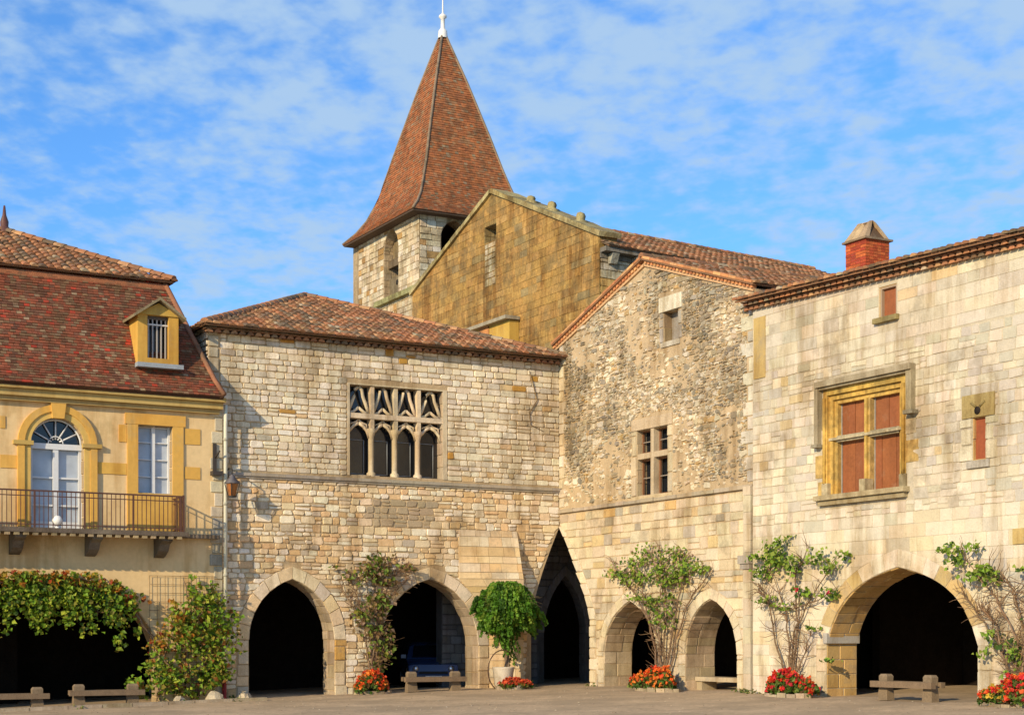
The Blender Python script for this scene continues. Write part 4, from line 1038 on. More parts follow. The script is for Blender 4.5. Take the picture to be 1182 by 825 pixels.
# ball lamp at the edge of the balcony
gbm = MB(); c_ = FA.P(au(66, .9), .9, 0); rr_ = .14; gbm.lathe(c_, [(0.001, zbal + .06)] + [(rr_ * math.sin(math.pi * k / 8), zbal + .06 + rr_ - rr_ * math.cos(math.pi * k / 8)) for k in range(1, 8)] + [(0.001, zbal + .06 + 2 * rr_)], (1, 1, 1), 14)
gbm.lathe(c_, [(.07, zbal), (.07, zbal + .03), (.03, zbal + .07)], (1, 1, 1), 10)
tag(gbm.build('balcony_lamp', M['globe'], root=c_ + Z * zbal), 'white ball lamp standing on the balcony in front of the arched door', 'lamp')
# mansard
mt = [FA.px(0, 304, -1.6)[1], FA.px(188, 326, -1.6)[1]]; zM = sum(mt) / 2; uM = FA.px(188, 326, -1.6)[0]
print('A', zAe, zM, uM, uA1, FA.px(5, 266, -6))
e0 = FA.P(uA0 - 4, .5, zAw + .02); uEv = FA.U(259, .5); e1 = FA.P(uEv, .5, zAw + .02); t1 = FA.P(uM, -1.6, zM); t0 = FA.P(uA0 - 4, -1.6, zM)
rm = MB()
# lower flare then the steep slope
def mix(a, b, t): return a + (b - a) * t
f1 = mix(e1, t1, .16) - Z * .10; f0 = mix(e0, t0, .16) - Z * .10
flat_roof(rm, [e0, e1, f1, f0], .15, .095); flat_roof(rm, [f0, f1, t1, t0], .15, .095)
e1b = FA.P(uEv, -11, zAw + .02); t1b = FA.P(uM, -9.2, zM); f1b = mix(e1b, t1b, .16) - Z * .1
flat_roof(rm, [e1, e1b, f1b, f1], .19, .115); flat_roof(rm, [f1, f1b, t1b, t1], .19, .115)
rmo = rm.build('mansard_roof', M['flat_tile'], ha)
h_ = MB(); h_.tube([e1 + Z * .05, f1 + Z * .05, t1 + Z * .05], .075, (.30, .13, .07), 6); h_.build('hip_ridge', M['tile'], rmo)
ru = MB(); apu, apzz = FA.px(5, 268, -5.6)
q0 = FA.P(uA0 - 4, -1.35, zM - .02); q1 = FA.P(uM + .25, -1.35, zM - .02); q2 = FA.P(apu, -5.6, apzz); q3 = FA.P(uA0 - 4, -5.6, apzz); q1b = FA.P(uM + .25, -9.8, zM - .02); q0b = FA.P(uA0 - 4, -9.8, zM - .02)
canal_roof(ru, [q0, q1, q2, q3]); canal_roof(ru, [q1, q1b, q2]); canal_roof(ru, [q1b, q0b, q3, q2])
ruo = ru.build('upper_roof', M['tile'], ha)
h_ = MB(); ridge_tiles(h_, q1 + Z * .06, q2 + Z * .06, r=.13); ridge_tiles(h_, q2 + Z * .06, q3 + Z * .06, r=.13); h_.build('hip_tiles', M['tile'], ruo)
h_ = MB(); h_.box(FA, uA0 - 4, uM + .12, -1.62, -1.44, zM - .26, zM - .12, (.34, .13, .06)); h_.build('fascia', M['tile'], ruo)
h_ = MB(); h_.lathe(q2, [(.2, 0), (.16, .12), (.12, .16), (.13, .3), (.06, .5), (.03, .78), (.0, .8)], (.12, .05, .04), 8); h_.build('roof_finial', M['iron'], ruo)
# sides of the house
sa = MB(); sa.box(FA, uA1 - .4, uA1 - .002, -10.5, -.91, -1, zAw, (.45, .36, .24)); sa.box(FA, uA0 + .002, uA0 + .4, -10.5, -.91, -1, zAw, (.45, .36, .24)); sa.box(FA, uA0, uA1, -10.9, -10.5, -1, zAw, (.45, .36, .24)); sa.build('outer_walls', M['stone'], ha)
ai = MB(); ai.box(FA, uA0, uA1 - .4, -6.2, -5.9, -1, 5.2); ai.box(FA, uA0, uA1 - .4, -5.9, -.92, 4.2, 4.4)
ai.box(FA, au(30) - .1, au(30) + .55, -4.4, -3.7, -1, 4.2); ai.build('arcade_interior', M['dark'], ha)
# dormer
FDm = Fr(FA.P(0, .16, 0), UB, WB); dq = (FDm.U(159), FDm.U(206)); dzz = (FDm.Zp(180, 420), FDm.Zp(180, 364)); dp = FDm.Zp(181, 350)
dm = MB(); YD = (.58, .34, .07); a, b = dq; c, d = dzz; m = (a + b) / 2
dm.box(FDm, a, a + .27, -2.2, 0, c, d, YD); dm.box(FDm, b - .27, b, -2.2, .001, c, d, YD); dm.box(FDm, a + .27, b - .27, -.3, -.001, c, c + .16, YD)
for (x0, x1) in ((a - .07, b + .07),):
    l_ = [FDm.P(x0, .04, d), FDm.P(x1, .04, d), FDm.P(m, .04, dp)]; dm.hexa([p - WB * 2.2 for p in l_], l_, (.54, .35, .08))
dmo = dm.build('dormer', M['plaster'], ha)
dm = MB(); o_ = .22
for sg, xx in ((-1, a - .16), (1, b + .16)):
    l_ = [FDm.P(xx, .22, d - .12), FDm.P(m, .22, dp + .06), FDm.P(m, -2.4, dp + .06), FDm.P(xx, -2.4, d - .12)]
    dm.hexa(l_, [p + Z * .08 for p in l_], (.24, .19, .11))
dm.build('dormer_roof', M['stone'], dmo)
dm = MB()
dm.box(FDm, a + .27, b - .27, -.2, -.12, d - .1, d - .0, (.1, .08, .06))
for k in range(5): x = a + .33 + (b - a - .66) * k / 4; dm.box(FDm, x - .018, x + .018, -.16, -.12, c + .16, d - .1, (.36, .33, .30))
dm.box(FDm, a + .27, b - .27, -.17, -.165 + .06, d - .26, d - .22, (.6, .58, .55)); dm.build('dormer_window', M['paint'], dmo)
dm = MB(); dm.box(FDm, a + .27, b - .27, -.5, -.42, c + .1, d); dm.build('dormer_pane', M['glass'], dmo)
dm = MB(); dm.box(FDm, a - .05, b + .1, -.1, .16, c - .12, c, (.30, .33, .36)); dm.build('dormer_sill', M['iron'], dmo)
# wire trellis on the pier
tr = MB()
for x in range(172, 250, 9): tr.tube([FA.P(au(x), .05, FA.Zp(x, 770)), FA.P(au(x), .05, FA.Zp(x, 664))], .007, (.2, .14, .08), 4)
for y in range(664, 770, 10): tr.tube([FA.P(au(172), .055, FA.Zp(172, y)), FA.P(au(248), .055, FA.Zp(172, y))], .007, (.2, .14, .08), 4)
tag(tr.build('wire_trellis', M['iron'], root=groundP(FA.P(au(210), .05, 0))), 'wire mesh trellis on the yellow pier under the balcony end', 'trellis')
# drainpipe
dp_ = MB(); ux = FA.U(259) ; dp_.tube([FA.P(ux, .12, zAw - .15), FA.P(ux, .1, zAw - .7), FA.P(ux, .1, .2)], .055, (.62, .60, .48), 8)
for zz_ in (1.2, 3.2, 5.2, 7): dp_.tube([FA.P(ux, .1, zz_), FA.P(ux, .1, zz_ + .08)], .07, (.4, .38, .3), 8)
tag(dp_.build('drainpipe', M['paint'], root=groundP(FA.P(ux, .1, 0))), 'cream drainpipe running down between the yellow and the stone house', 'drainpipe')
# lantern on the corner
ln = thing('wall_lantern', 'amber glass lantern on an iron bracket at the left end of the stone house', 'lantern', FB.P(FB.U(268, .6), .0, FB.Zp(268, 560, .6)))
lu, lz = FB.U(268, .6), FB.Zp(268, 572, .6)
k = MB(); k.tube([FB.P(lu, .02, lz + .72), FB.P(lu, .35, lz + .8), FB.P(lu, .6, lz + .72), FB.P(lu, .6, lz + .6)], .02, (.05, .045, .04), 6); k.tube([FB.P(lu, .02, lz + .35), FB.P(lu, .25, lz + .55), FB.P(lu, .35, lz + .79)], .015, (.05, .045, .04), 6); k.build('bracket', M['iron'], ln)
cc = FB.P(lu, .6, 0); k = MB(); k.lathe(cc, [(.22, lz + .34), (.23, lz + .37), (.09, lz + .5), (.09, lz + .54), (.03, lz + .6)], (.12, .11, .12), 4); k.build('cap', M['iron'], ln)
k = MB(); k.lathe(cc, [(.1, lz), (.165, lz + .34)], (1, 1, 1), 4); k.build('glass', M['amber'], ln)
k = MB()
for i in range(4):
    t = math.pi * i / 2; k.tube([cc + Vector((math.cos(t) * .115, math.sin(t) * .107, lz)), cc + Vector((math.cos(t) * .21, math.sin(t) * .172, lz + .34))], .013, (.05, .045, .04), 4)
k.lathe(cc, [(.12, lz - .04), (.13, lz)], (.05, .045, .04), 4); k.build('frame', M['iron'], ln)
# iron wall bracket
wbk = MB(); bu = au(247); zb0, zb1_ = FA.Zp(247, 547), FA.Zp(247, 512)
wbk.box(FA, bu - .05, bu + .05, .03, .08, zb0, zb1_, (.05, .04, .035)); wbk.box(FA, bu - .12, bu + .16, .03, .28, zb0 - .05, zb0 + .07, (.05, .04, .035)); wbk.tube([FA.P(bu + .02, .05, zb0 + .45), FA.P(bu + .06, .3, zb0 + .62)], .03, (.05, .04, .035), 6)
tag(wbk.build('shutter_bracket', M['iron'], root=FA.P(bu, 0, zb0)), 'dark iron bracket on the grey quoins beside the drainpipe', 'bracket')

# ================================================================ PLANTS
LG = [(4, (.17, .29, .02), .35), (3, (.32, .38, .035), .3), (1.5, (.05, .10, .015), .3)]
LY = [(3, (.38, .27, .03), .3), (2, (.40, .15, .02), .3), (1, (.30, .05, .015), .3)]
def leaf(mb, p, s, col, nrm=None):
    n = nrm + Vector((R.gauss(0, .55), R.gauss(0, .55), R.gauss(0, .55))) if nrm else Vector((R.gauss(0, 1), R.gauss(0, 1), R.gauss(0, 1)))
    n.normalize(); a = n.cross(Vector((R.gauss(0, 1), R.gauss(0, 1), R.gauss(0, 1)))).normalized(); b = n.cross(a)
    f = n * s * .22; w = s * R.uniform(.38, .55)
    v = [p - a * s * .6, p - a * s * .1 + b * w + f, p + a * s * .6 - f * .6, p - a * s * .1 - b * w + f, p]
    mb.mesh(v, [(0, 4, 1), (1, 4, 2), (2, 4, 3), (3, 4, 0)], col)
def cluster(mb, fr, blobs, pal, size=.11, depth=(.05, .45), n_per=55, edge=None):
    for (x, y, rx, ry) in blobs:
        cu_, cz__ = fr.px(x, y, .2); su = abs(fr.U(x + rx, .2) - fr.U(x, .2)); sz = abs(fr.Zp(x, y - ry, .2) - cz__)
        N_ = int(n_per * su * sz * 10) + 3
        sub = [(R.uniform(-.8, .8), R.uniform(-.8, .8), R.uniform(.2, .45)) for _ in range(max(2, int(N_ / 40)))]
        for _ in range(N_):
            q = R.choice(sub)
            while True:
                a, b = q[0] + R.gauss(0, q[2]), q[1] + R.gauss(0, q[2])
                if a * a + b * b < 1.35: break
            p = fr.P(cu_ + a * su, R.uniform(*depth), cz__ + b * sz)
            leaf(mb, p, size * R.uniform(.6, 1.35), pick(pal), fr.w * .6 + Z * .4)
def stems(mb, fr, lines, r0=.03, col=(.20, .13, .08)):
    for ln_ in lines:
        pts = []; n = len(ln_)
        for i in range(n - 1):
            for k in range(5):
                t = k / 5; x = ln_[i][0] + (ln_[i + 1][0] - ln_[i][0]) * t; y = ln_[i][1] + (ln_[i + 1][1] - ln_[i][1]) * t
                u_, z_ = fr.px(x, y, .14); pts.append(fr.P(u_ + R.uniform(-.03, .03), .14 + R.uniform(-.04, .04), z_ + R.uniform(-.02, .02)))
        u_, z_ = fr.px(*ln_[-1], .14); pts.append(fr.P(u_, .14, z_))
        m = len(pts); mb.tube(pts, [r0 * (1 - .75 * i / m) for i in range(m)], jit(col, .25), 5)
def twigs(mb, fr, lines, n, col=(.22, .13, .07)):
    for _ in range(n):
        ln_ = R.choice(lines); i = R.randrange(len(ln_) - 1); t = R.random()
        x = ln_[i][0] + (ln_[i + 1][0] - ln_[i][0]) * t; y = ln_[i][1] + (ln_[i + 1][1] - ln_[i][1]) * t
        u_, z_ = fr.px(x, y, .15); p = fr.P(u_, .15, z_); pts = [p]; d = fr.u * R.uniform(-1, 1) + Z * R.uniform(-.1, 1) + fr.w * R.uniform(-.1, .3); d.normalize()
        for k in range(4): d = (d + Vector((R.gauss(0, .3), R.gauss(0, .3), R.gauss(0, .3)))).normalized(); p = p + d * R.uniform(.08, .17); pts.append(p)
        mb.tube(pts, [.01, .009, .007, .005, .003], jit(col, .3), 4, False)
def climber(name, label, fr, base_px, lines, blobs, pal, twn=60, size=.11, r0=.035, group=None, blooms=None, depth=(.05, .45), n_per=55, cat='climbing plant'):
    u_ = fr.U(base_px, .15); t = thing(name, label, cat, groundP(fr.P(u_, .15, 0)), group)
    a = MB(); stems(a, fr, lines, r0); twigs(a, fr, lines, twn); a.build('stems', M['bark'], t)
    a = MB(); cluster(a, fr, blobs, pal, size, depth, n_per); a.build('foliage', M['leaf'], t)
    if blooms:
        for (x, y, c) in blooms:
            a = MB()
            u_, z_ = fr.px(x, y, .4)
            for _ in range(7): leaf(a, fr.P(u_, .45, z_) + Vector((R.gauss(0, .025), R.gauss(0, .025), R.gauss(0, .025))), .07, jit(c, .15))
            a.build('bloom', M['petal'], t)
    return t
# Virginia creeper over the wide arch
Lc = [[(-20, 690), (40, 672), (100, 678), (150, 700)], [(150, 700), (175, 735), (188, 790)], [(60, 672), (50, 700)], [(110, 680), (112, 712)]]
cr_blob = [(x, 686 + 4 * math.sin(x * .3) + max(0, (x - 80)) ** 2 * .004, 22, 24) for x in range(-24, 150, 11)]
cr_blob += [(x, 705 + 8 * math.sin(x * .2), 14, 22) for x in range(-10, 95, 14)] + [(100, 728, 7, 16), (138, 728, 6, 22), (148, 705, 12, 18), (75, 722, 10, 14), (112, 715, 9, 16), (160, 728, 5, 12)]
tcr = climber('creeper', 'green and red creeper hanging across the wide arch of the yellow house', FA, 188, Lc, cr_blob, LG + [(1.2, (.22, .20, .03), .2)], 30, .115, .04, depth=(.0, .5), n_per=52)
a = MB(); cluster(a, FA, [(x, 668 + max(0, x - 90) ** 2 * .006, 14, 9) for x in range(-10, 160, 11)], LY + [(2, (.12, .16, .02), .3)], .11, (.1, .55), 40); a.build('autumn_foliage', M['leaf'], tcr)
Lv = [[(225, 802), (215, 760), (222, 710), (212, 670)], [(225, 802), (240, 750), (238, 690)], [(222, 802), (190, 760), (185, 730)], [(228, 802), (200, 720)], [(226, 802), (258, 740)]]
vb = [(258, 770, 10, 12), (246, 785, 16, 10), (250, 712, 16, 24), (262, 725, 12, 20), (178, 775, 24, 18), (160, 790, 16, 14), (235, 780, 26, 22), (213, 690, 12, 28), (222, 720, 26, 26), (240, 715, 22, 38), (205, 740, 24, 28), (225, 765, 34, 26), (190, 762, 26, 22), (185, 785, 34, 18), (165, 795, 18, 10), (255, 740, 20, 24), (215, 790, 30, 14), (238, 690, 14, 16), (198, 712, 12, 16)]
tv = climber('vine_bush', 'dense bushy vine with yellowing leaves against the pier beside the wide arch', FA, 225, Lv, vb, LG + [(2, (.25, .20, .03), .3), (.8, (.26, .10, .02), .3)], 40, .12, .05, depth=(.05, .85), n_per=48, cat='vine')
a = MB(); cluster(a, FA, [(195, 705, 10, 12), (210, 715, 14, 10), (180, 730, 12, 14), (175, 745, 12, 12), (205, 738, 12, 8)], LY, .11, (.3, .8), 36); a.build('autumn_foliage', M['leaf'], tv)
# pink climber between the two arches of the stone house
Lp = [[(430, 798), (428, 740), (412, 690), (405, 665)], [(432, 798), (436, 730), (450, 670), (465, 655)], [(428, 798), (420, 720), (395, 680)], [(434, 798), (444, 740), (432, 680), (438, 650)], [(425, 798), (440, 700), (470, 668)]]
climber('climbing_rose', 'sparse brownish climber growing up between the two big arches of the stone house', FB, 430, Lp, [(440, 650, 28, 12), (420, 664, 22, 12), (455, 665, 20, 10), (430, 690, 22, 14), (425, 715, 20, 20), (440, 745, 14, 26), (470, 655, 14, 6), (385, 652, 5, 4)], [(4, (.15, .22, .03), .3), (3, (.22, .14, .06), .3), (1.5, (.30, .19, .12), .25), (1, (.25, .22, .03), .3)], 220, .12, .035, 'climbing roses on the stone walls', n_per=60, depth=(.05, .5))
# three climbers on the right-hand houses
GR = [(4, (.21, .33, .035), .3), (1.6, (.06, .12, .02), .3), (2, (.26, .32, .05), .3)]
Lm = [[(765, 795), (762, 740), (735, 690), (705, 645)], [(765, 795), (768, 720), (765, 670), (762, 635)], [(767, 795), (776, 730), (788, 670), (790, 640)], [(763, 795), (750, 720), (738, 660)], [(768, 795), (790, 700), (820, 660)], [(764, 795), (758, 700), (770, 660)]]
climber('climbing_rose', 'fan-shaped climber growing between the two small arches of the gabled house', FC, 765, Lm, [(716, 655, 20, 11), (752, 640, 16, 14), (778, 648, 18, 16), (795, 652, 14, 18), (762, 664, 22, 12), (785, 675, 16, 14), (738, 672, 24, 12), (812, 652, 13, 9), (745, 690, 20, 8), (765, 705, 16, 20)], GR + [(1.5, (.30, .2, .14), .2)], 260, .10, .035, 'climbing roses on the stone walls', n_per=52)
Lr = [[(912, 795), (912, 740), (905, 700), (888, 655)], [(912, 795), (916, 730), (935, 690), (965, 645)], [(910, 795), (895, 740), (890, 700), (875, 672)], [(913, 795), (920, 720), (918, 660), (935, 630)], [(875, 680), (890, 698), (915, 703), (940, 694), (962, 680)], [(913, 795), (930, 750), (938, 725)]]
climber('climbing_rose', 'bare-stemmed rose with one pink bloom left of the wide arch of the ashlar house', FD, 912, Lr, [(900, 635, 16, 20), (903, 658, 18, 20), (880, 648, 16, 10), (878, 662, 13, 10), (943, 640, 14, 12), (925, 650, 12, 12), (962, 652, 14, 9), (958, 680, 12, 11), (975, 645, 8, 9), (925, 680, 12, 8), (940, 726, 7, 4), (905, 700, 20, 4), (885, 690, 12, 6), (960, 760, 10, 4)], GR, 200, .10, .03, 'climbing roses on the stone walls', blooms=[(922, 680, (.6, .03, .06)), (958, 684, (.5, .04, .08))], n_per=52)
Lq = [[(1170, 800), (1160, 750), (1130, 710), (1110, 680)], [(1172, 800), (1175, 740), (1150, 690), (1110, 640)], [(1168, 800), (1150, 720), (1130, 700)], [(1174, 800), (1182, 730), (1170, 680), (1140, 650)], [(1175, 800), (1190, 720), (1188, 680)]]
climber('climbing_rose', 'leggy climber at the far right edge beside the wide arch', FD, 1172, Lq, [(1100, 635, 12, 16), (1112, 648, 14, 12), (1128, 628, 9, 9), (1140, 655, 20, 14), (1118, 665, 16, 10), (1150, 668, 16, 10), (1178, 658, 10, 6), (1155, 735, 12, 14), (1165, 760, 14, 20), (1175, 785, 12, 14), (1190, 700, 14, 20), (1140, 750, 8, 8)], GR, 240, .10, .03, 'climbing roses on the stone walls', n_per=52)
# standard tree with a ball crown
tt = thing('standard_tree', 'round green standard tree with drooping leaves in front of the pier by the slit', 'tree', groundP(FB.P(FB.U(583, .9), .9, 0)))
FS = Fr(FB.P(0, .9, 0), UB, WB); cu_, cz__ = FS.px(585, 700)
g0 = groundP(FS.P(cu_, 0, 0)); a = MB()
for k in range(3):
    ph = k * 2.1; a.tube([g0 + Vector((.05 * math.cos(ph + i * .9), .05 * math.sin(ph + i * .9), 0)) + Z * (cz__ - g0.z + .2) * i / 8 for i in range(9)], [.055 - .003 * i for i in range(9)], jit((.16, .11, .07), .2), 6)
for _ in range(26):
    p = Vector(FS.P(cu_, 0, cz__ - .1)); an = R.uniform(0, 6.28); d = Vector((math.cos(an), math.sin(an), R.uniform(.1, 1.2))).normalized(); pts = [p]
    for i in range(6): p = p + d * .2; d = (d + Vector((0, 0, -.22))).normalized(); pts.append(p)
    a.tube(pts, [.02, .017, .014, .01, .008, .005, .003], (.15, .11, .06), 4, False)
a.build('trunk', M['bark'], tt)
a = MB(); rx_ = (FS.U(624) - FS.U(546)) / 2 * .93
lumps = [(R.uniform(0, 6.28), R.uniform(-.9, 1.0), R.uniform(.12, .3)) for _ in range(16)]
for _ in range(700):
    an = R.uniform(0, 6.28); vz = R.uniform(-.75, 1.0); rr = rx_ * math.sqrt(1 - vz * vz * .9) * (R.random() ** .4)
    bump_ = sum(g_ * max(0, math.cos(an - pa)) ** 6 * max(0, 1 - abs(vz - pz) * 1.6) for pa, pz, g_ in lumps)
    rr *= .82 + bump_
    p = FS.P(cu_, 0, cz__ + .05) + Vector((rr * math.cos(an), rr * math.sin(an), vz * .80 * (.9 + bump_ * .4) - .12 * (rr / rx_) ** 2))
    hang = R.uniform(.12, .42); d = Vector((math.cos(an) * .45, math.sin(an) * .45, -.85))
    kk = int(hang / .035); c = pick([(4, (.08, .20, .015), .3), (3, (.14, .27, .025), .25), (1.2, (.04, .10, .012), .3), (.8, (.22, .32, .04), .2)])
    for i in range(kk):
        p = p + d * .035; d.z -= .03
        for sg in (-1, 1): leaf(a, p + Vector((math.sin(an), -math.cos(an), 0)) * .05 * sg, .10, jit(c, .2))
for _ in range(60):
    p = FS.P(cu_ + R.gauss(0, .22), R.gauss(0, .15), cz__ - .5 - abs(R.gauss(0, .4)));
    for i in range(10): p = p + Vector((R.gauss(0, .02), R.gauss(0, .02), -.035)); leaf(a, p, .09, jit((.10, .22, .02), .3))
a.build('crown', M['leaf'], tt)
# pale tub with hoop handle beside the tree
ptb = thing('plant_tub', 'pale round tub with a curved iron hoop below the standard tree', 'tub', groundP(FB.P(FB.U(583, .8), .8, 0)))
c0 = groundP(FB.P(FB.U(581, 1.25), 1.25, 0)); ptb.location = c0
a = MB(); a.lathe(c0, [(.001, 0), (.2, 0), (.27, .12), (.3, .45), (.33, .62), (.34, .66), (.3, .66), (.28, .6), (.001, .6)], (.55, .48, .38), 18); a.build('tub', M['stone_dressed'], ptb)
a = MB(); a.tube([c0 - UB * .02 + Z * .55 + (UB * math.cos(t) * .5 + Z * math.sin(t) * .62) for t in [math.pi * (.35 + k * .075) for k in range(14)]], .02, (.09, .05, .03), 5); a.build('hoop', M['iron'], ptb)
# bedding flowers
def bed(label, fr, x, y, wpx, w, cols, h=.58):
    uc = fr.U(x, w); uw = abs(fr.U(x + wpx / 2, w) - uc); c = groundP(fr.P(uc, w, 0)); t = thing('flower_bed', label, 'flowers', c, 'flower beds along the foot of the walls')
    a = MB(); n = 16
    for k in range(n):
        an0, an1 = 6.283 * k / n, 6.283 * (k + .92) / n
        def q(an, s, z): return c + fr.u * math.cos(an) * uw * s + fr.w * math.sin(an) * .38 * s + Z * z
        hh = R.uniform(.05, .12)
        a.hexa([q(an0, .82, -.05), q(an0, 1.0, -.05), q(an1, 1.0, -.05), q(an1, .82, -.05)], [q(an0, .82, hh), q(an0, .97, hh), q(an1, .97, hh), q(an1, .82, hh)], jit((.36, .28, .19), .2))
    a.lathe(c + Z * .02, [(.001, .04), (.3, .03)], (.06, .04, .025), 12); a.build('stone_edging', M['stone'], t)
    lm = [(R.uniform(-.75, .75), R.uniform(-.6, .6), R.uniform(.22, .42), R.uniform(.6, 1.1)) for _ in range(9)] + [(0, 0, .5, 1)]
    def hgt(x, y): return h * max(0, max(k[3] * math.sqrt(max(0, 1 - ((x - k[0]) ** 2 + (y - k[1]) ** 2) / (k[2] * 1.5) ** 2)) for k in lm))
    a = MB(); b_m = MB(); n = 0
    while n < 1300:
        x, y = R.uniform(-1.1, 1.1), R.uniform(-1, 1); hh = hgt(x, y)
        if hh < .05: continue
        n += 1; leaf(a, c + fr.u * x * uw + fr.w * y * .4 + Z * (.05 + hh * R.random() ** .5 * .95), .085 * R.uniform(.7, 1.4), pick([(3, (.07, .14, .02), .3), (1.2, (.12, .06, .02), .3), (1.6, (.18, .24, .04), .3)]))
    n = 0
    while n < 170:
        x, y = R.uniform(-1.1, 1.1), R.uniform(-.9, 1); hh = hgt(x, y)
        if hh < .08: continue
        n += 1; p = c + fr.u * x * uw + fr.w * y * .42 + Z * (.07 + hh * R.uniform(.7, 1.1)); cc_ = jit(cols[R.randrange(len(cols))], .2); s_ = R.uniform(.7, 1.25)
        for _k in range(5): leaf(b_m, p + Vector((R.gauss(0, .02), R.gauss(0, .02), R.gauss(0, .017))) * s_, .08 * s_, jit(cc_, .15))
    a.build('leaves', M['leaf'], t); b_m.build('blooms', M['petal'], t)
OR_ = [(.80, .15, .02), (.72, .08, .02), (.85, .26, .04)]; RD = [(.68, .05, .02), (.78, .13, .03), (.6, .03, .04)]
bed('orange-red flowers at the foot of the climber between the big arches', FB, 430, 792, 44, .7, OR_)
bed('small clump of orange flowers in front of the pale tub', FB, 590, 790, 34, 1.55, [(.62, .1, .03), (.55, .06, .03)], .26)
bed('orange flowers between the two small arches of the gabled house', FC, 759, 790, 50, .8, OR_)
bed('red flowers under the rose left of the wide ashlar arch', FD, 910, 795, 52, .8, RD)
bed('red and yellow flowers at the far right edge of the photo', FD, 1170, 800, 52, .9, RD + [(.6, .4, .04)], .55)

# ================================================================ BENCHES
def make_bench(label):
    t = thing('bench', label, 'bench', Vector((0, 0, 0)), 'rustic benches in front of the arches')
    F0 = Fr(Vector((0, 0, 0)), Vector((1, 0, 0)), Vector((0, -1, 0)))
    for sx in (-1, 1):
        a = MB(); x = sx * .78
        pts = [(.17, 0), (.16, .2), (.14, .38), (.15, .62)]
        for i in range(3):
            (r0, z0), (r1, z1) = pts[i], pts[i + 1]
            a.hexa([F0.P(x - r0, r0 * .8, z0), F0.P(x + r0, r0 * .8, z0), F0.P(x + r0, -r0 * .8, z0), F0.P(x - r0, -r0 * .8, z0)], [F0.P(x - r1, r1 * .8, z1), F0.P(x + r1, r1 * .8, z1), F0.P(x + r1, -r1 * .8, z1), F0.P(x - r1, -r1 * .8, z1)], (.20, .145, .09))
        a.hexa([F0.P(x - .15, .12, .62), F0.P(x + .15, .12, .62), F0.P(x + .15, -.12, .62), F0.P(x - .15, -.12, .62)], [F0.P(x - .11, .09, .68), F0.P(x + .11, .09, .68), F0.P(x + .11, -.09, .68), F0.P(x - .11, -.09, .68)], (.22, .16, .10))
        a.build('post', M['wood'], t)
    a = MB(); a.box(F0, -1.08, 1.08, .13, .30, .34, .5, (.19, .13, .08)); a.box(F0, -1.02, 1.02, -.28, -.13, .36, .5, (.18, .125, .075)); a.build('seat', M['wood'], t)
    return t
def put(o, fr, x, w, label=None):
    u_ = fr.U(x, w); p = groundP(fr.P(u_, w, 0)); o.location = p; o.rotation_euler = (0, 0, math.atan2(fr.u.y, fr.u.x)); o.scale = (.92, .8, .88)
    if label: o['label'] = label
b0 = make_bench('weathered bench standing in the wide arch of the ashlar house')
sps = [(FA, 122, 1.0, 'weathered bench left of the bushy vine under the creeper'), (FA, 10, 1.0, 'weathered bench cut by the left edge of the photo'), (FB, 500, .9, 'weathered bench in front of the parked car in the second big arch')]
kids = [k for k in COL.objects if k.parent is b0]
for fr, x, w_, lb in sps:
    c = b0.copy(); COL.objects.link(c)
    for k_ in kids: q = k_.copy(); COL.objects.link(q); q.parent = c
    put(c, fr, x, w_, lb)
put(b0, FD, 1048, .5)
for o in COL.objects:
    if o.name.startswith('bench') : pass
# low stone slab seat inside the second small arch
a = MB(); u0_, u1_ = cu(803, ) , cu(856); zz_ = gz(8, 42) + .02
s0 = FC.P((c2[0] + c2[1]) / 2, -.6, gz(8, 42)); F1 = Fr(s0, FC.u, FC.w); wd = (c2[1] - c2[0]) / 2 - .05
a.box(F1, -wd, wd, -.3, .3, .2, .32, (.50, .40, .26)); a.box(F1, -wd, -wd + .25, -.25, .25, -.1, .2, (.4, .32, .2)); a.box(F1, wd - .25, wd, -.25, .25, -.1, .2, (.4, .32, .2))
tag(a.build('stone_bench', M['stone_dressed'], root=s0), 'low stone slab bench across the second small arch of the gabled house', 'stone bench')

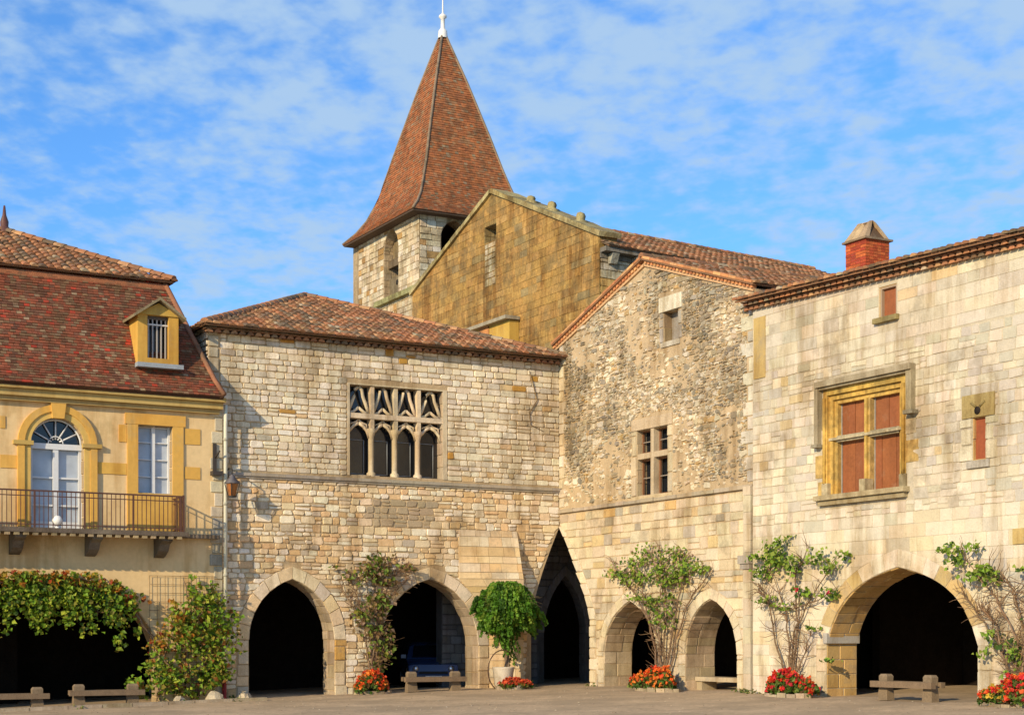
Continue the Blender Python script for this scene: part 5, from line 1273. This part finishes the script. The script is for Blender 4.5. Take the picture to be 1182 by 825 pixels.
# ================================================================ CAR in the arcade
def car():
    Fc = Fr(Vector((0, 0, 0)), Vector((1, 0, 0)), Vector((0, -1, 0)))          # nose towards -y (w positive)
    t = thing('parked_car', 'dark blue car parked inside the second big arch behind the bench', 'car', Vector((0, 0, 0)))
    BL = (.03, .06, .15)
    side = [(1.95, .25), (2.0, .5), (1.9, .68), (1.1, .86), (.4, 1.28), (0, 1.38), (-1.0, 1.36), (-1.6, .98), (-1.95, .9), (-2.0, .4), (-1.95, .25)]
    def hw(z): return .78 if z < .9 else .78 - (z - .9) * .38
    a = MB(); n = len(side)
    L_ = [Fc.P(-hw(z), w, z) for w, z in side]; Rr = [Fc.P(hw(z), w, z) for w, z in side]
    Li = [Fc.P(-hw(z) * .82, w * .99, z + (.03 if z > .6 else 0)) for w, z in side]; Ri = [Fc.P(hw(z) * .82, w * .99, z + (.03 if z > .6 else 0)) for w, z in side]
    vs = L_ + Li + Ri + Rr; fs = [tuple(range(n))[::-1], tuple(3 * n + k for k in range(n))]
    for k in range(n):
        for r_ in range(3): fs.append((r_ * n + k, r_ * n + (k + 1) % n, (r_ + 1) * n + (k + 1) % n, (r_ + 1) * n + k))
    a.mesh(vs, fs, BL); a.build('body', M['carpaint'], t)
    a = MB(); a.hexa([Fc.P(-.6, 1.06, .93), Fc.P(.6, 1.06, .93), Fc.P(.5, .44, 1.29), Fc.P(-.5, .44, 1.29)], [Fc.P(-.6, 1.09, .95), Fc.P(.6, 1.09, .95), Fc.P(.5, .47, 1.31), Fc.P(-.5, .47, 1.31)], (1, 1, 1)); a.build('windscreen', M['glass'], t)
    for sx in (-1, 1):
        a = MB(); q = [(.95, .93), (.38, 1.25), (-.95, 1.28), (-1.35, 1.0)]
        a.hexa([Fc.P(sx * (hw(z) - .02), w, z) for w, z in q], [Fc.P(sx * (hw(z) + .012), w, z) for w, z in q], (1, 1, 1)); a.build('side_window', M['glass'], t)
        a = MB(); a.lathe(Vector((0, 0, 0)), [(.001, 0), (.1, 0), (.1, .04), (.001, .05)], (.7, .7, .72), 12)
        a.v = [Fc.P(sx * .56 + v.x, 1.955 + v.z * .6, .58 + v.y) for v in a.v]; a.build('headlight', M['metal'], t)
        a = MB(); a.box(Fc, sx * .86 - .08, sx * .86 + .08, .72, .84, .9, 1.02, BL); a.build('wing_mirror', M['carpaint'], t)
        for wv in (1.25, -1.25):
            a = MB(); a.tube([Fc.P(sx * .62, wv, .3), Fc.P(sx * .8, wv, .3)], .3, (.02, .02, .02), 18); o_ = a.build('wheel', M['rubber'], t)
            a = MB(); a.tube([Fc.P(sx * .8, wv, .3), Fc.P(sx * .815, wv, .3)], .18, (.5, .5, .52), 14); a.build('rim', M['metal'], o_)
    a = MB(); a.box(Fc, -.45, .45, 1.93, 1.985, .42, .5, (.03, .03, .03)); a.build('grille', M['rubber'], t)
    a = MB(); a.box(Fc, -.78, .78, 1.9, 2.06, .22, .38, (.02, .04, .09)); a.build('bumper', M['carpaint'], t)
    a = MB(); a.box(Fc, -.26, .26, 2.055, 2.07, .26, .36, (.7, .7, .66)); a.build('number_plate', M['paint'], t)
    return t
c_ = car(); pc = FB.P(FB.U(494, -3.7), -3.7, 0); c_.location = groundP(pc) + Z * .01; c_.rotation_euler = (0, 0, math.radians(8))
# red post and loose stones by the vine
pp = groundP(FB.P(FB.U(259, .35), .35, 0)); k = MB(); k.lathe(pp, [(.09, 0), (.09, .04), (.065, .06), (.06, .8), (.085, .84), (.085, .95), (.04, 1.02), (.001, 1.03)], (.25, .02, .02), 10)
tag(k.build('post', M['paint'], root=pp), 'short red metal post half hidden at the right of the bushy vine', 'post')
for (x, w_, s_, lb) in ((248, 1.1, .26, 'pale rounded boulder at the foot of the red post'), (207, 1.5, .2, 'yellowish rock in front of the bushy vine'), (282, .6, .22, 'low rock at the foot of the first big arch')):
    g_ = groundP(FB.P(FB.U(x, w_), w_, 0)); k = MB(); k.lathe(g_ - Z * .05, [(s_ * .8, 0), (s_ * R.uniform(.9, 1.1), s_ * .4), (s_ * .8, s_ * .9), (s_ * .35, s_ * 1.25), (.001, s_ * 1.3)], (.48, .40, .28), 9)
    k.v = [v + Vector((R.gauss(0, .02), R.gauss(0, .02), R.gauss(0, .01))) for v in k.v]; k.sm = [False] * len(k.sm); tag(k.build('rock', M['stone'], root=g_), lb, 'rock')
# stone kerb in front of the yellow house
kb = MB(); u = uA0; 
while u < au(262):
    e = u + R.uniform(.7, 1.2); p, q = groundP(FA.P(u, 1.75, 0)), groundP(FA.P(e - .02, 1.75, 0)); b_ = [p, q, q - WB * .25, p - WB * .25]
    kb.hexa([v - Z * .1 for v in b_], [v + Z * .09 for v in b_], jit((.36, .29, .2), .12)); u = e
set_structure(kb.build('kerb', M['stone']))

# shop doors at the back of the arcades
def shop_door(parent, fr, x0, x1, w, zb, h, win=True):
    u0, u1 = fr.U(x0, w), fr.U(x1, w); D_ = (.10, .055, .03)
    a = MB(); a.box(fr, u0 - .14, u0, w, w + .12, zb, zb + h + .16, (.16, .13, .1)); a.box(fr, u1, u1 + .14, w, w + .121, zb, zb + h + .16, (.16, .13, .1)); a.box(fr, u0, u1, w, w + .119, zb + h, zb + h + .16, (.16, .13, .1))
    a.box(fr, u0, (u0 + u1) / 2 - .005, w, w + .06, zb, zb + h, D_); a.box(fr, (u0 + u1) / 2 + .005, u1, w, w + .061, zb, zb + h, D_)
    o_ = a.build('shop_door', M['wood'], parent)
    if win:
        for (a0, a1) in ((u0 + .12, (u0 + u1) / 2 - .1), ((u0 + u1) / 2 + .1, u1 - .12)):
            a = MB(); a.box(fr, a0, a1, w + .055, w + .075, zb + h * .45, zb + h * .9); a.build('pane', M['glass'], o_)
shop_door(hd, FD, 1030, 1068, -6.13, gz(9, 42), 2.2); shop_door(hd, FD, 1078, 1100, -6.13, gz(9, 42), 2.1)
# pebbles and weeds on the square
a = MB()
for _ in range(1500):
    y = R.uniform(29, 52); x = R.uniform(-.36, .36) * y; p = Vector((x, y, 0))
    if (p - K).dot(WB) < .3 or (p - K).dot(-UB) < .3: continue
    p.z = gz(x, y) + .015; r_ = R.uniform(.012, .032); c = jit(((.40, .31, .20), (.24, .18, .12), (.44, .36, .25))[R.randrange(3)], .2)
    v = [p + Vector((math.cos(k * 1.256 + x) * r_ * R.uniform(.7, 1.1), math.sin(k * 1.256 + x) * r_, 0)) for k in range(5)] + [p + Z * r_ * .6]
    a.mesh(v, [(k, (k + 1) % 5, 5) for k in range(5)], c)
o_ = a.build('gravel', M['stone']); o_['kind'] = 'stuff'; tag(o_, 'loose gravel scattered over the tan square', 'gravel')
a = MB()
for fr, ua, ub, w_ in ((FB, uL, a1[0] - .1, .15), (FB, a1[1] + .1, a2[0] - .1, .15), (FB, a2[1], us, .45), (FC, usc, c1[0], .15), (FC, c1[1], c2[0], .15), (FC, c2[1], uC1, .15), (FD, uD0, d1[0], .15), (FD, d1[1], uD1, .15), (FA, au(-60), au(258), 1.55)):
    for _ in range(int((ub - ua) * 9)):
        u_ = R.uniform(ua, ub)
        if math.sin(u_ * 2.7) + R.uniform(-1, 1) < 0: continue
        p0 = groundP(fr.P(u_, w_ + abs(R.gauss(0, .12)), 0))
        for _k in range(6): leaf(a, p0 + Vector((R.gauss(0, .05), R.gauss(0, .05), abs(R.gauss(.03, .04)))), .07, pick([(2, (.10, .16, .03), .3), (2, (.24, .22, .08), .3)]))
o_ = a.build('weeds', M['leaf']); o_['kind'] = 'stuff'; tag(o_, 'small weeds growing along the foot of the walls', 'weeds')
SKYG = (.8, 1.4, 2.05); CLOUD = (4.1, 5.9, 8.2, 1)
# ================================================================ CAMERA, LIGHT, SKY
cam = bpy.data.objects.new('camera', bpy.data.cameras.new('camera')); COL.objects.link(cam)
cam.location = CAM; cam.rotation_euler = (math.radians(90), 0, 0)
cam.data.sensor_width = 36; cam.data.lens = 36 * FPX / 1182; cam.data.shift_y = (HZ - 412.5) / 1182; cam.data.clip_end = 3000; cam.data.clip_start = .2
sc.camera = cam
Ld = (UB * 2.0 - WB * 1.0); Ld.z = -.86; Ld.normalize()
sun = bpy.data.objects.new('sun', bpy.data.lights.new('sun', 'SUN')); COL.objects.link(sun)
sun.data.energy = 5.0; sun.data.angle = math.radians(.55); sun.data.color = (1, .81, .52)
sun.rotation_euler = Ld.to_track_quat('-Z', 'Y').to_euler()
w = bpy.data.worlds.new('World'); sc.world = w; w.use_nodes = True
N = w.node_tree.nodes; L = w.node_tree.links; N.clear()
o = N.new('ShaderNodeOutputWorld'); bg = N.new('ShaderNodeBackground'); L.new(bg.outputs[0], o.inputs[0])
sky = N.new('ShaderNodeTexSky'); sky.sky_type = 'NISHITA'; sky.sun_disc = False
sky.sun_elevation = math.asin(-Ld.z); sky.sun_rotation = math.atan2(-Ld.x, -Ld.y); sky.ozone_density = 2.5; sky.dust_density = .4
tc = N.new('ShaderNodeTexCoord')
# flat cloud layer: project the view direction on a high plane
sx = N.new('ShaderNodeSeparateXYZ'); L.new(tc.outputs['Generated'], sx.inputs[0])
def mth(op, a, b=None, clamp=False):
    n = N.new('ShaderNodeMath'); n.operation = op; n.use_clamp = clamp
    for i, v in enumerate((a, b)):
        if v is None: continue
        if isinstance(v, (int, float)): n.inputs[i].default_value = v
        else: L.new(v, n.inputs[i])
    return n.outputs[0]
zz = mth('ADD', mth('MAXIMUM', sx.outputs[2], 0), .12)
cx = mth('DIVIDE', sx.outputs[0], zz); cy = mth('DIVIDE', sx.outputs[1], zz)
cb_ = N.new('ShaderNodeCombineXYZ'); L.new(cx, cb_.inputs[0]); L.new(cy, cb_.inputs[1])
def nz(scale, det, ro, dis=0, vec=None):
    n = N.new('ShaderNodeTexNoise'); n.inputs['Scale'].default_value = scale; n.inputs['Detail'].default_value = det; n.inputs['Roughness'].default_value = ro; n.inputs['Distortion'].default_value = dis
    L.new(vec or cb_.outputs[0], n.inputs['Vector']); return n.outputs[0]
mp = N.new('ShaderNodeMapping'); mp.inputs['Rotation'].default_value = (0, 0, .35); mp.inputs['Scale'].default_value = (1, .8, 1); mp.inputs['Location'].default_value = (3.1, 1.7, 0); L.new(cb_.outputs[0], mp.inputs[0])
big = nz(1.7, 3, .5, 0, mp.outputs[0]); mid = nz(11, 3, .5, .1, mp.outputs[0]); small = nz(24, 4, .55, .1, mp.outputs[0])
mixn = mth('ADD', mth('ADD', mth('MULTIPLY', big, .75), mth('MULTIPLY', mid, .8)), mth('MULTIPLY', small, .5))
mr = N.new('ShaderNodeMapRange'); mr.interpolation_type = 'SMOOTHSTEP'; mr.inputs[1].default_value = .82; mr.inputs[2].default_value = 1.24; mr.inputs[3].default_value = .0; mr.inputs[4].default_value = .92; L.new(mixn, mr.inputs[0])
mx = N.new('ShaderNodeMix'); mx.data_type = 'RGBA'; L.new(mr.outputs[0], mx.inputs[0])
gain = N.new('ShaderNodeVectorMath'); gain.operation = 'MULTIPLY'; L.new(sky.outputs[0], gain.inputs[0]); gain.inputs[1].default_value = SKYG
L.new(gain.outputs[0], mx.inputs[6]); mx.inputs[7].default_value = CLOUD
L.new(mx.outputs[2], bg.inputs[0]); bg.inputs[1].default_value = .105
sc.view_settings.view_transform = 'Standard'; sc.view_settings.look = 'None'; sc.view_settings.exposure = 0.0; sc.view_settings.gamma = 1
sc.cycles.max_bounces = 6; sc.cycles.diffuse_bounces = 3; sc.cycles.transparent_max_bounces = 4
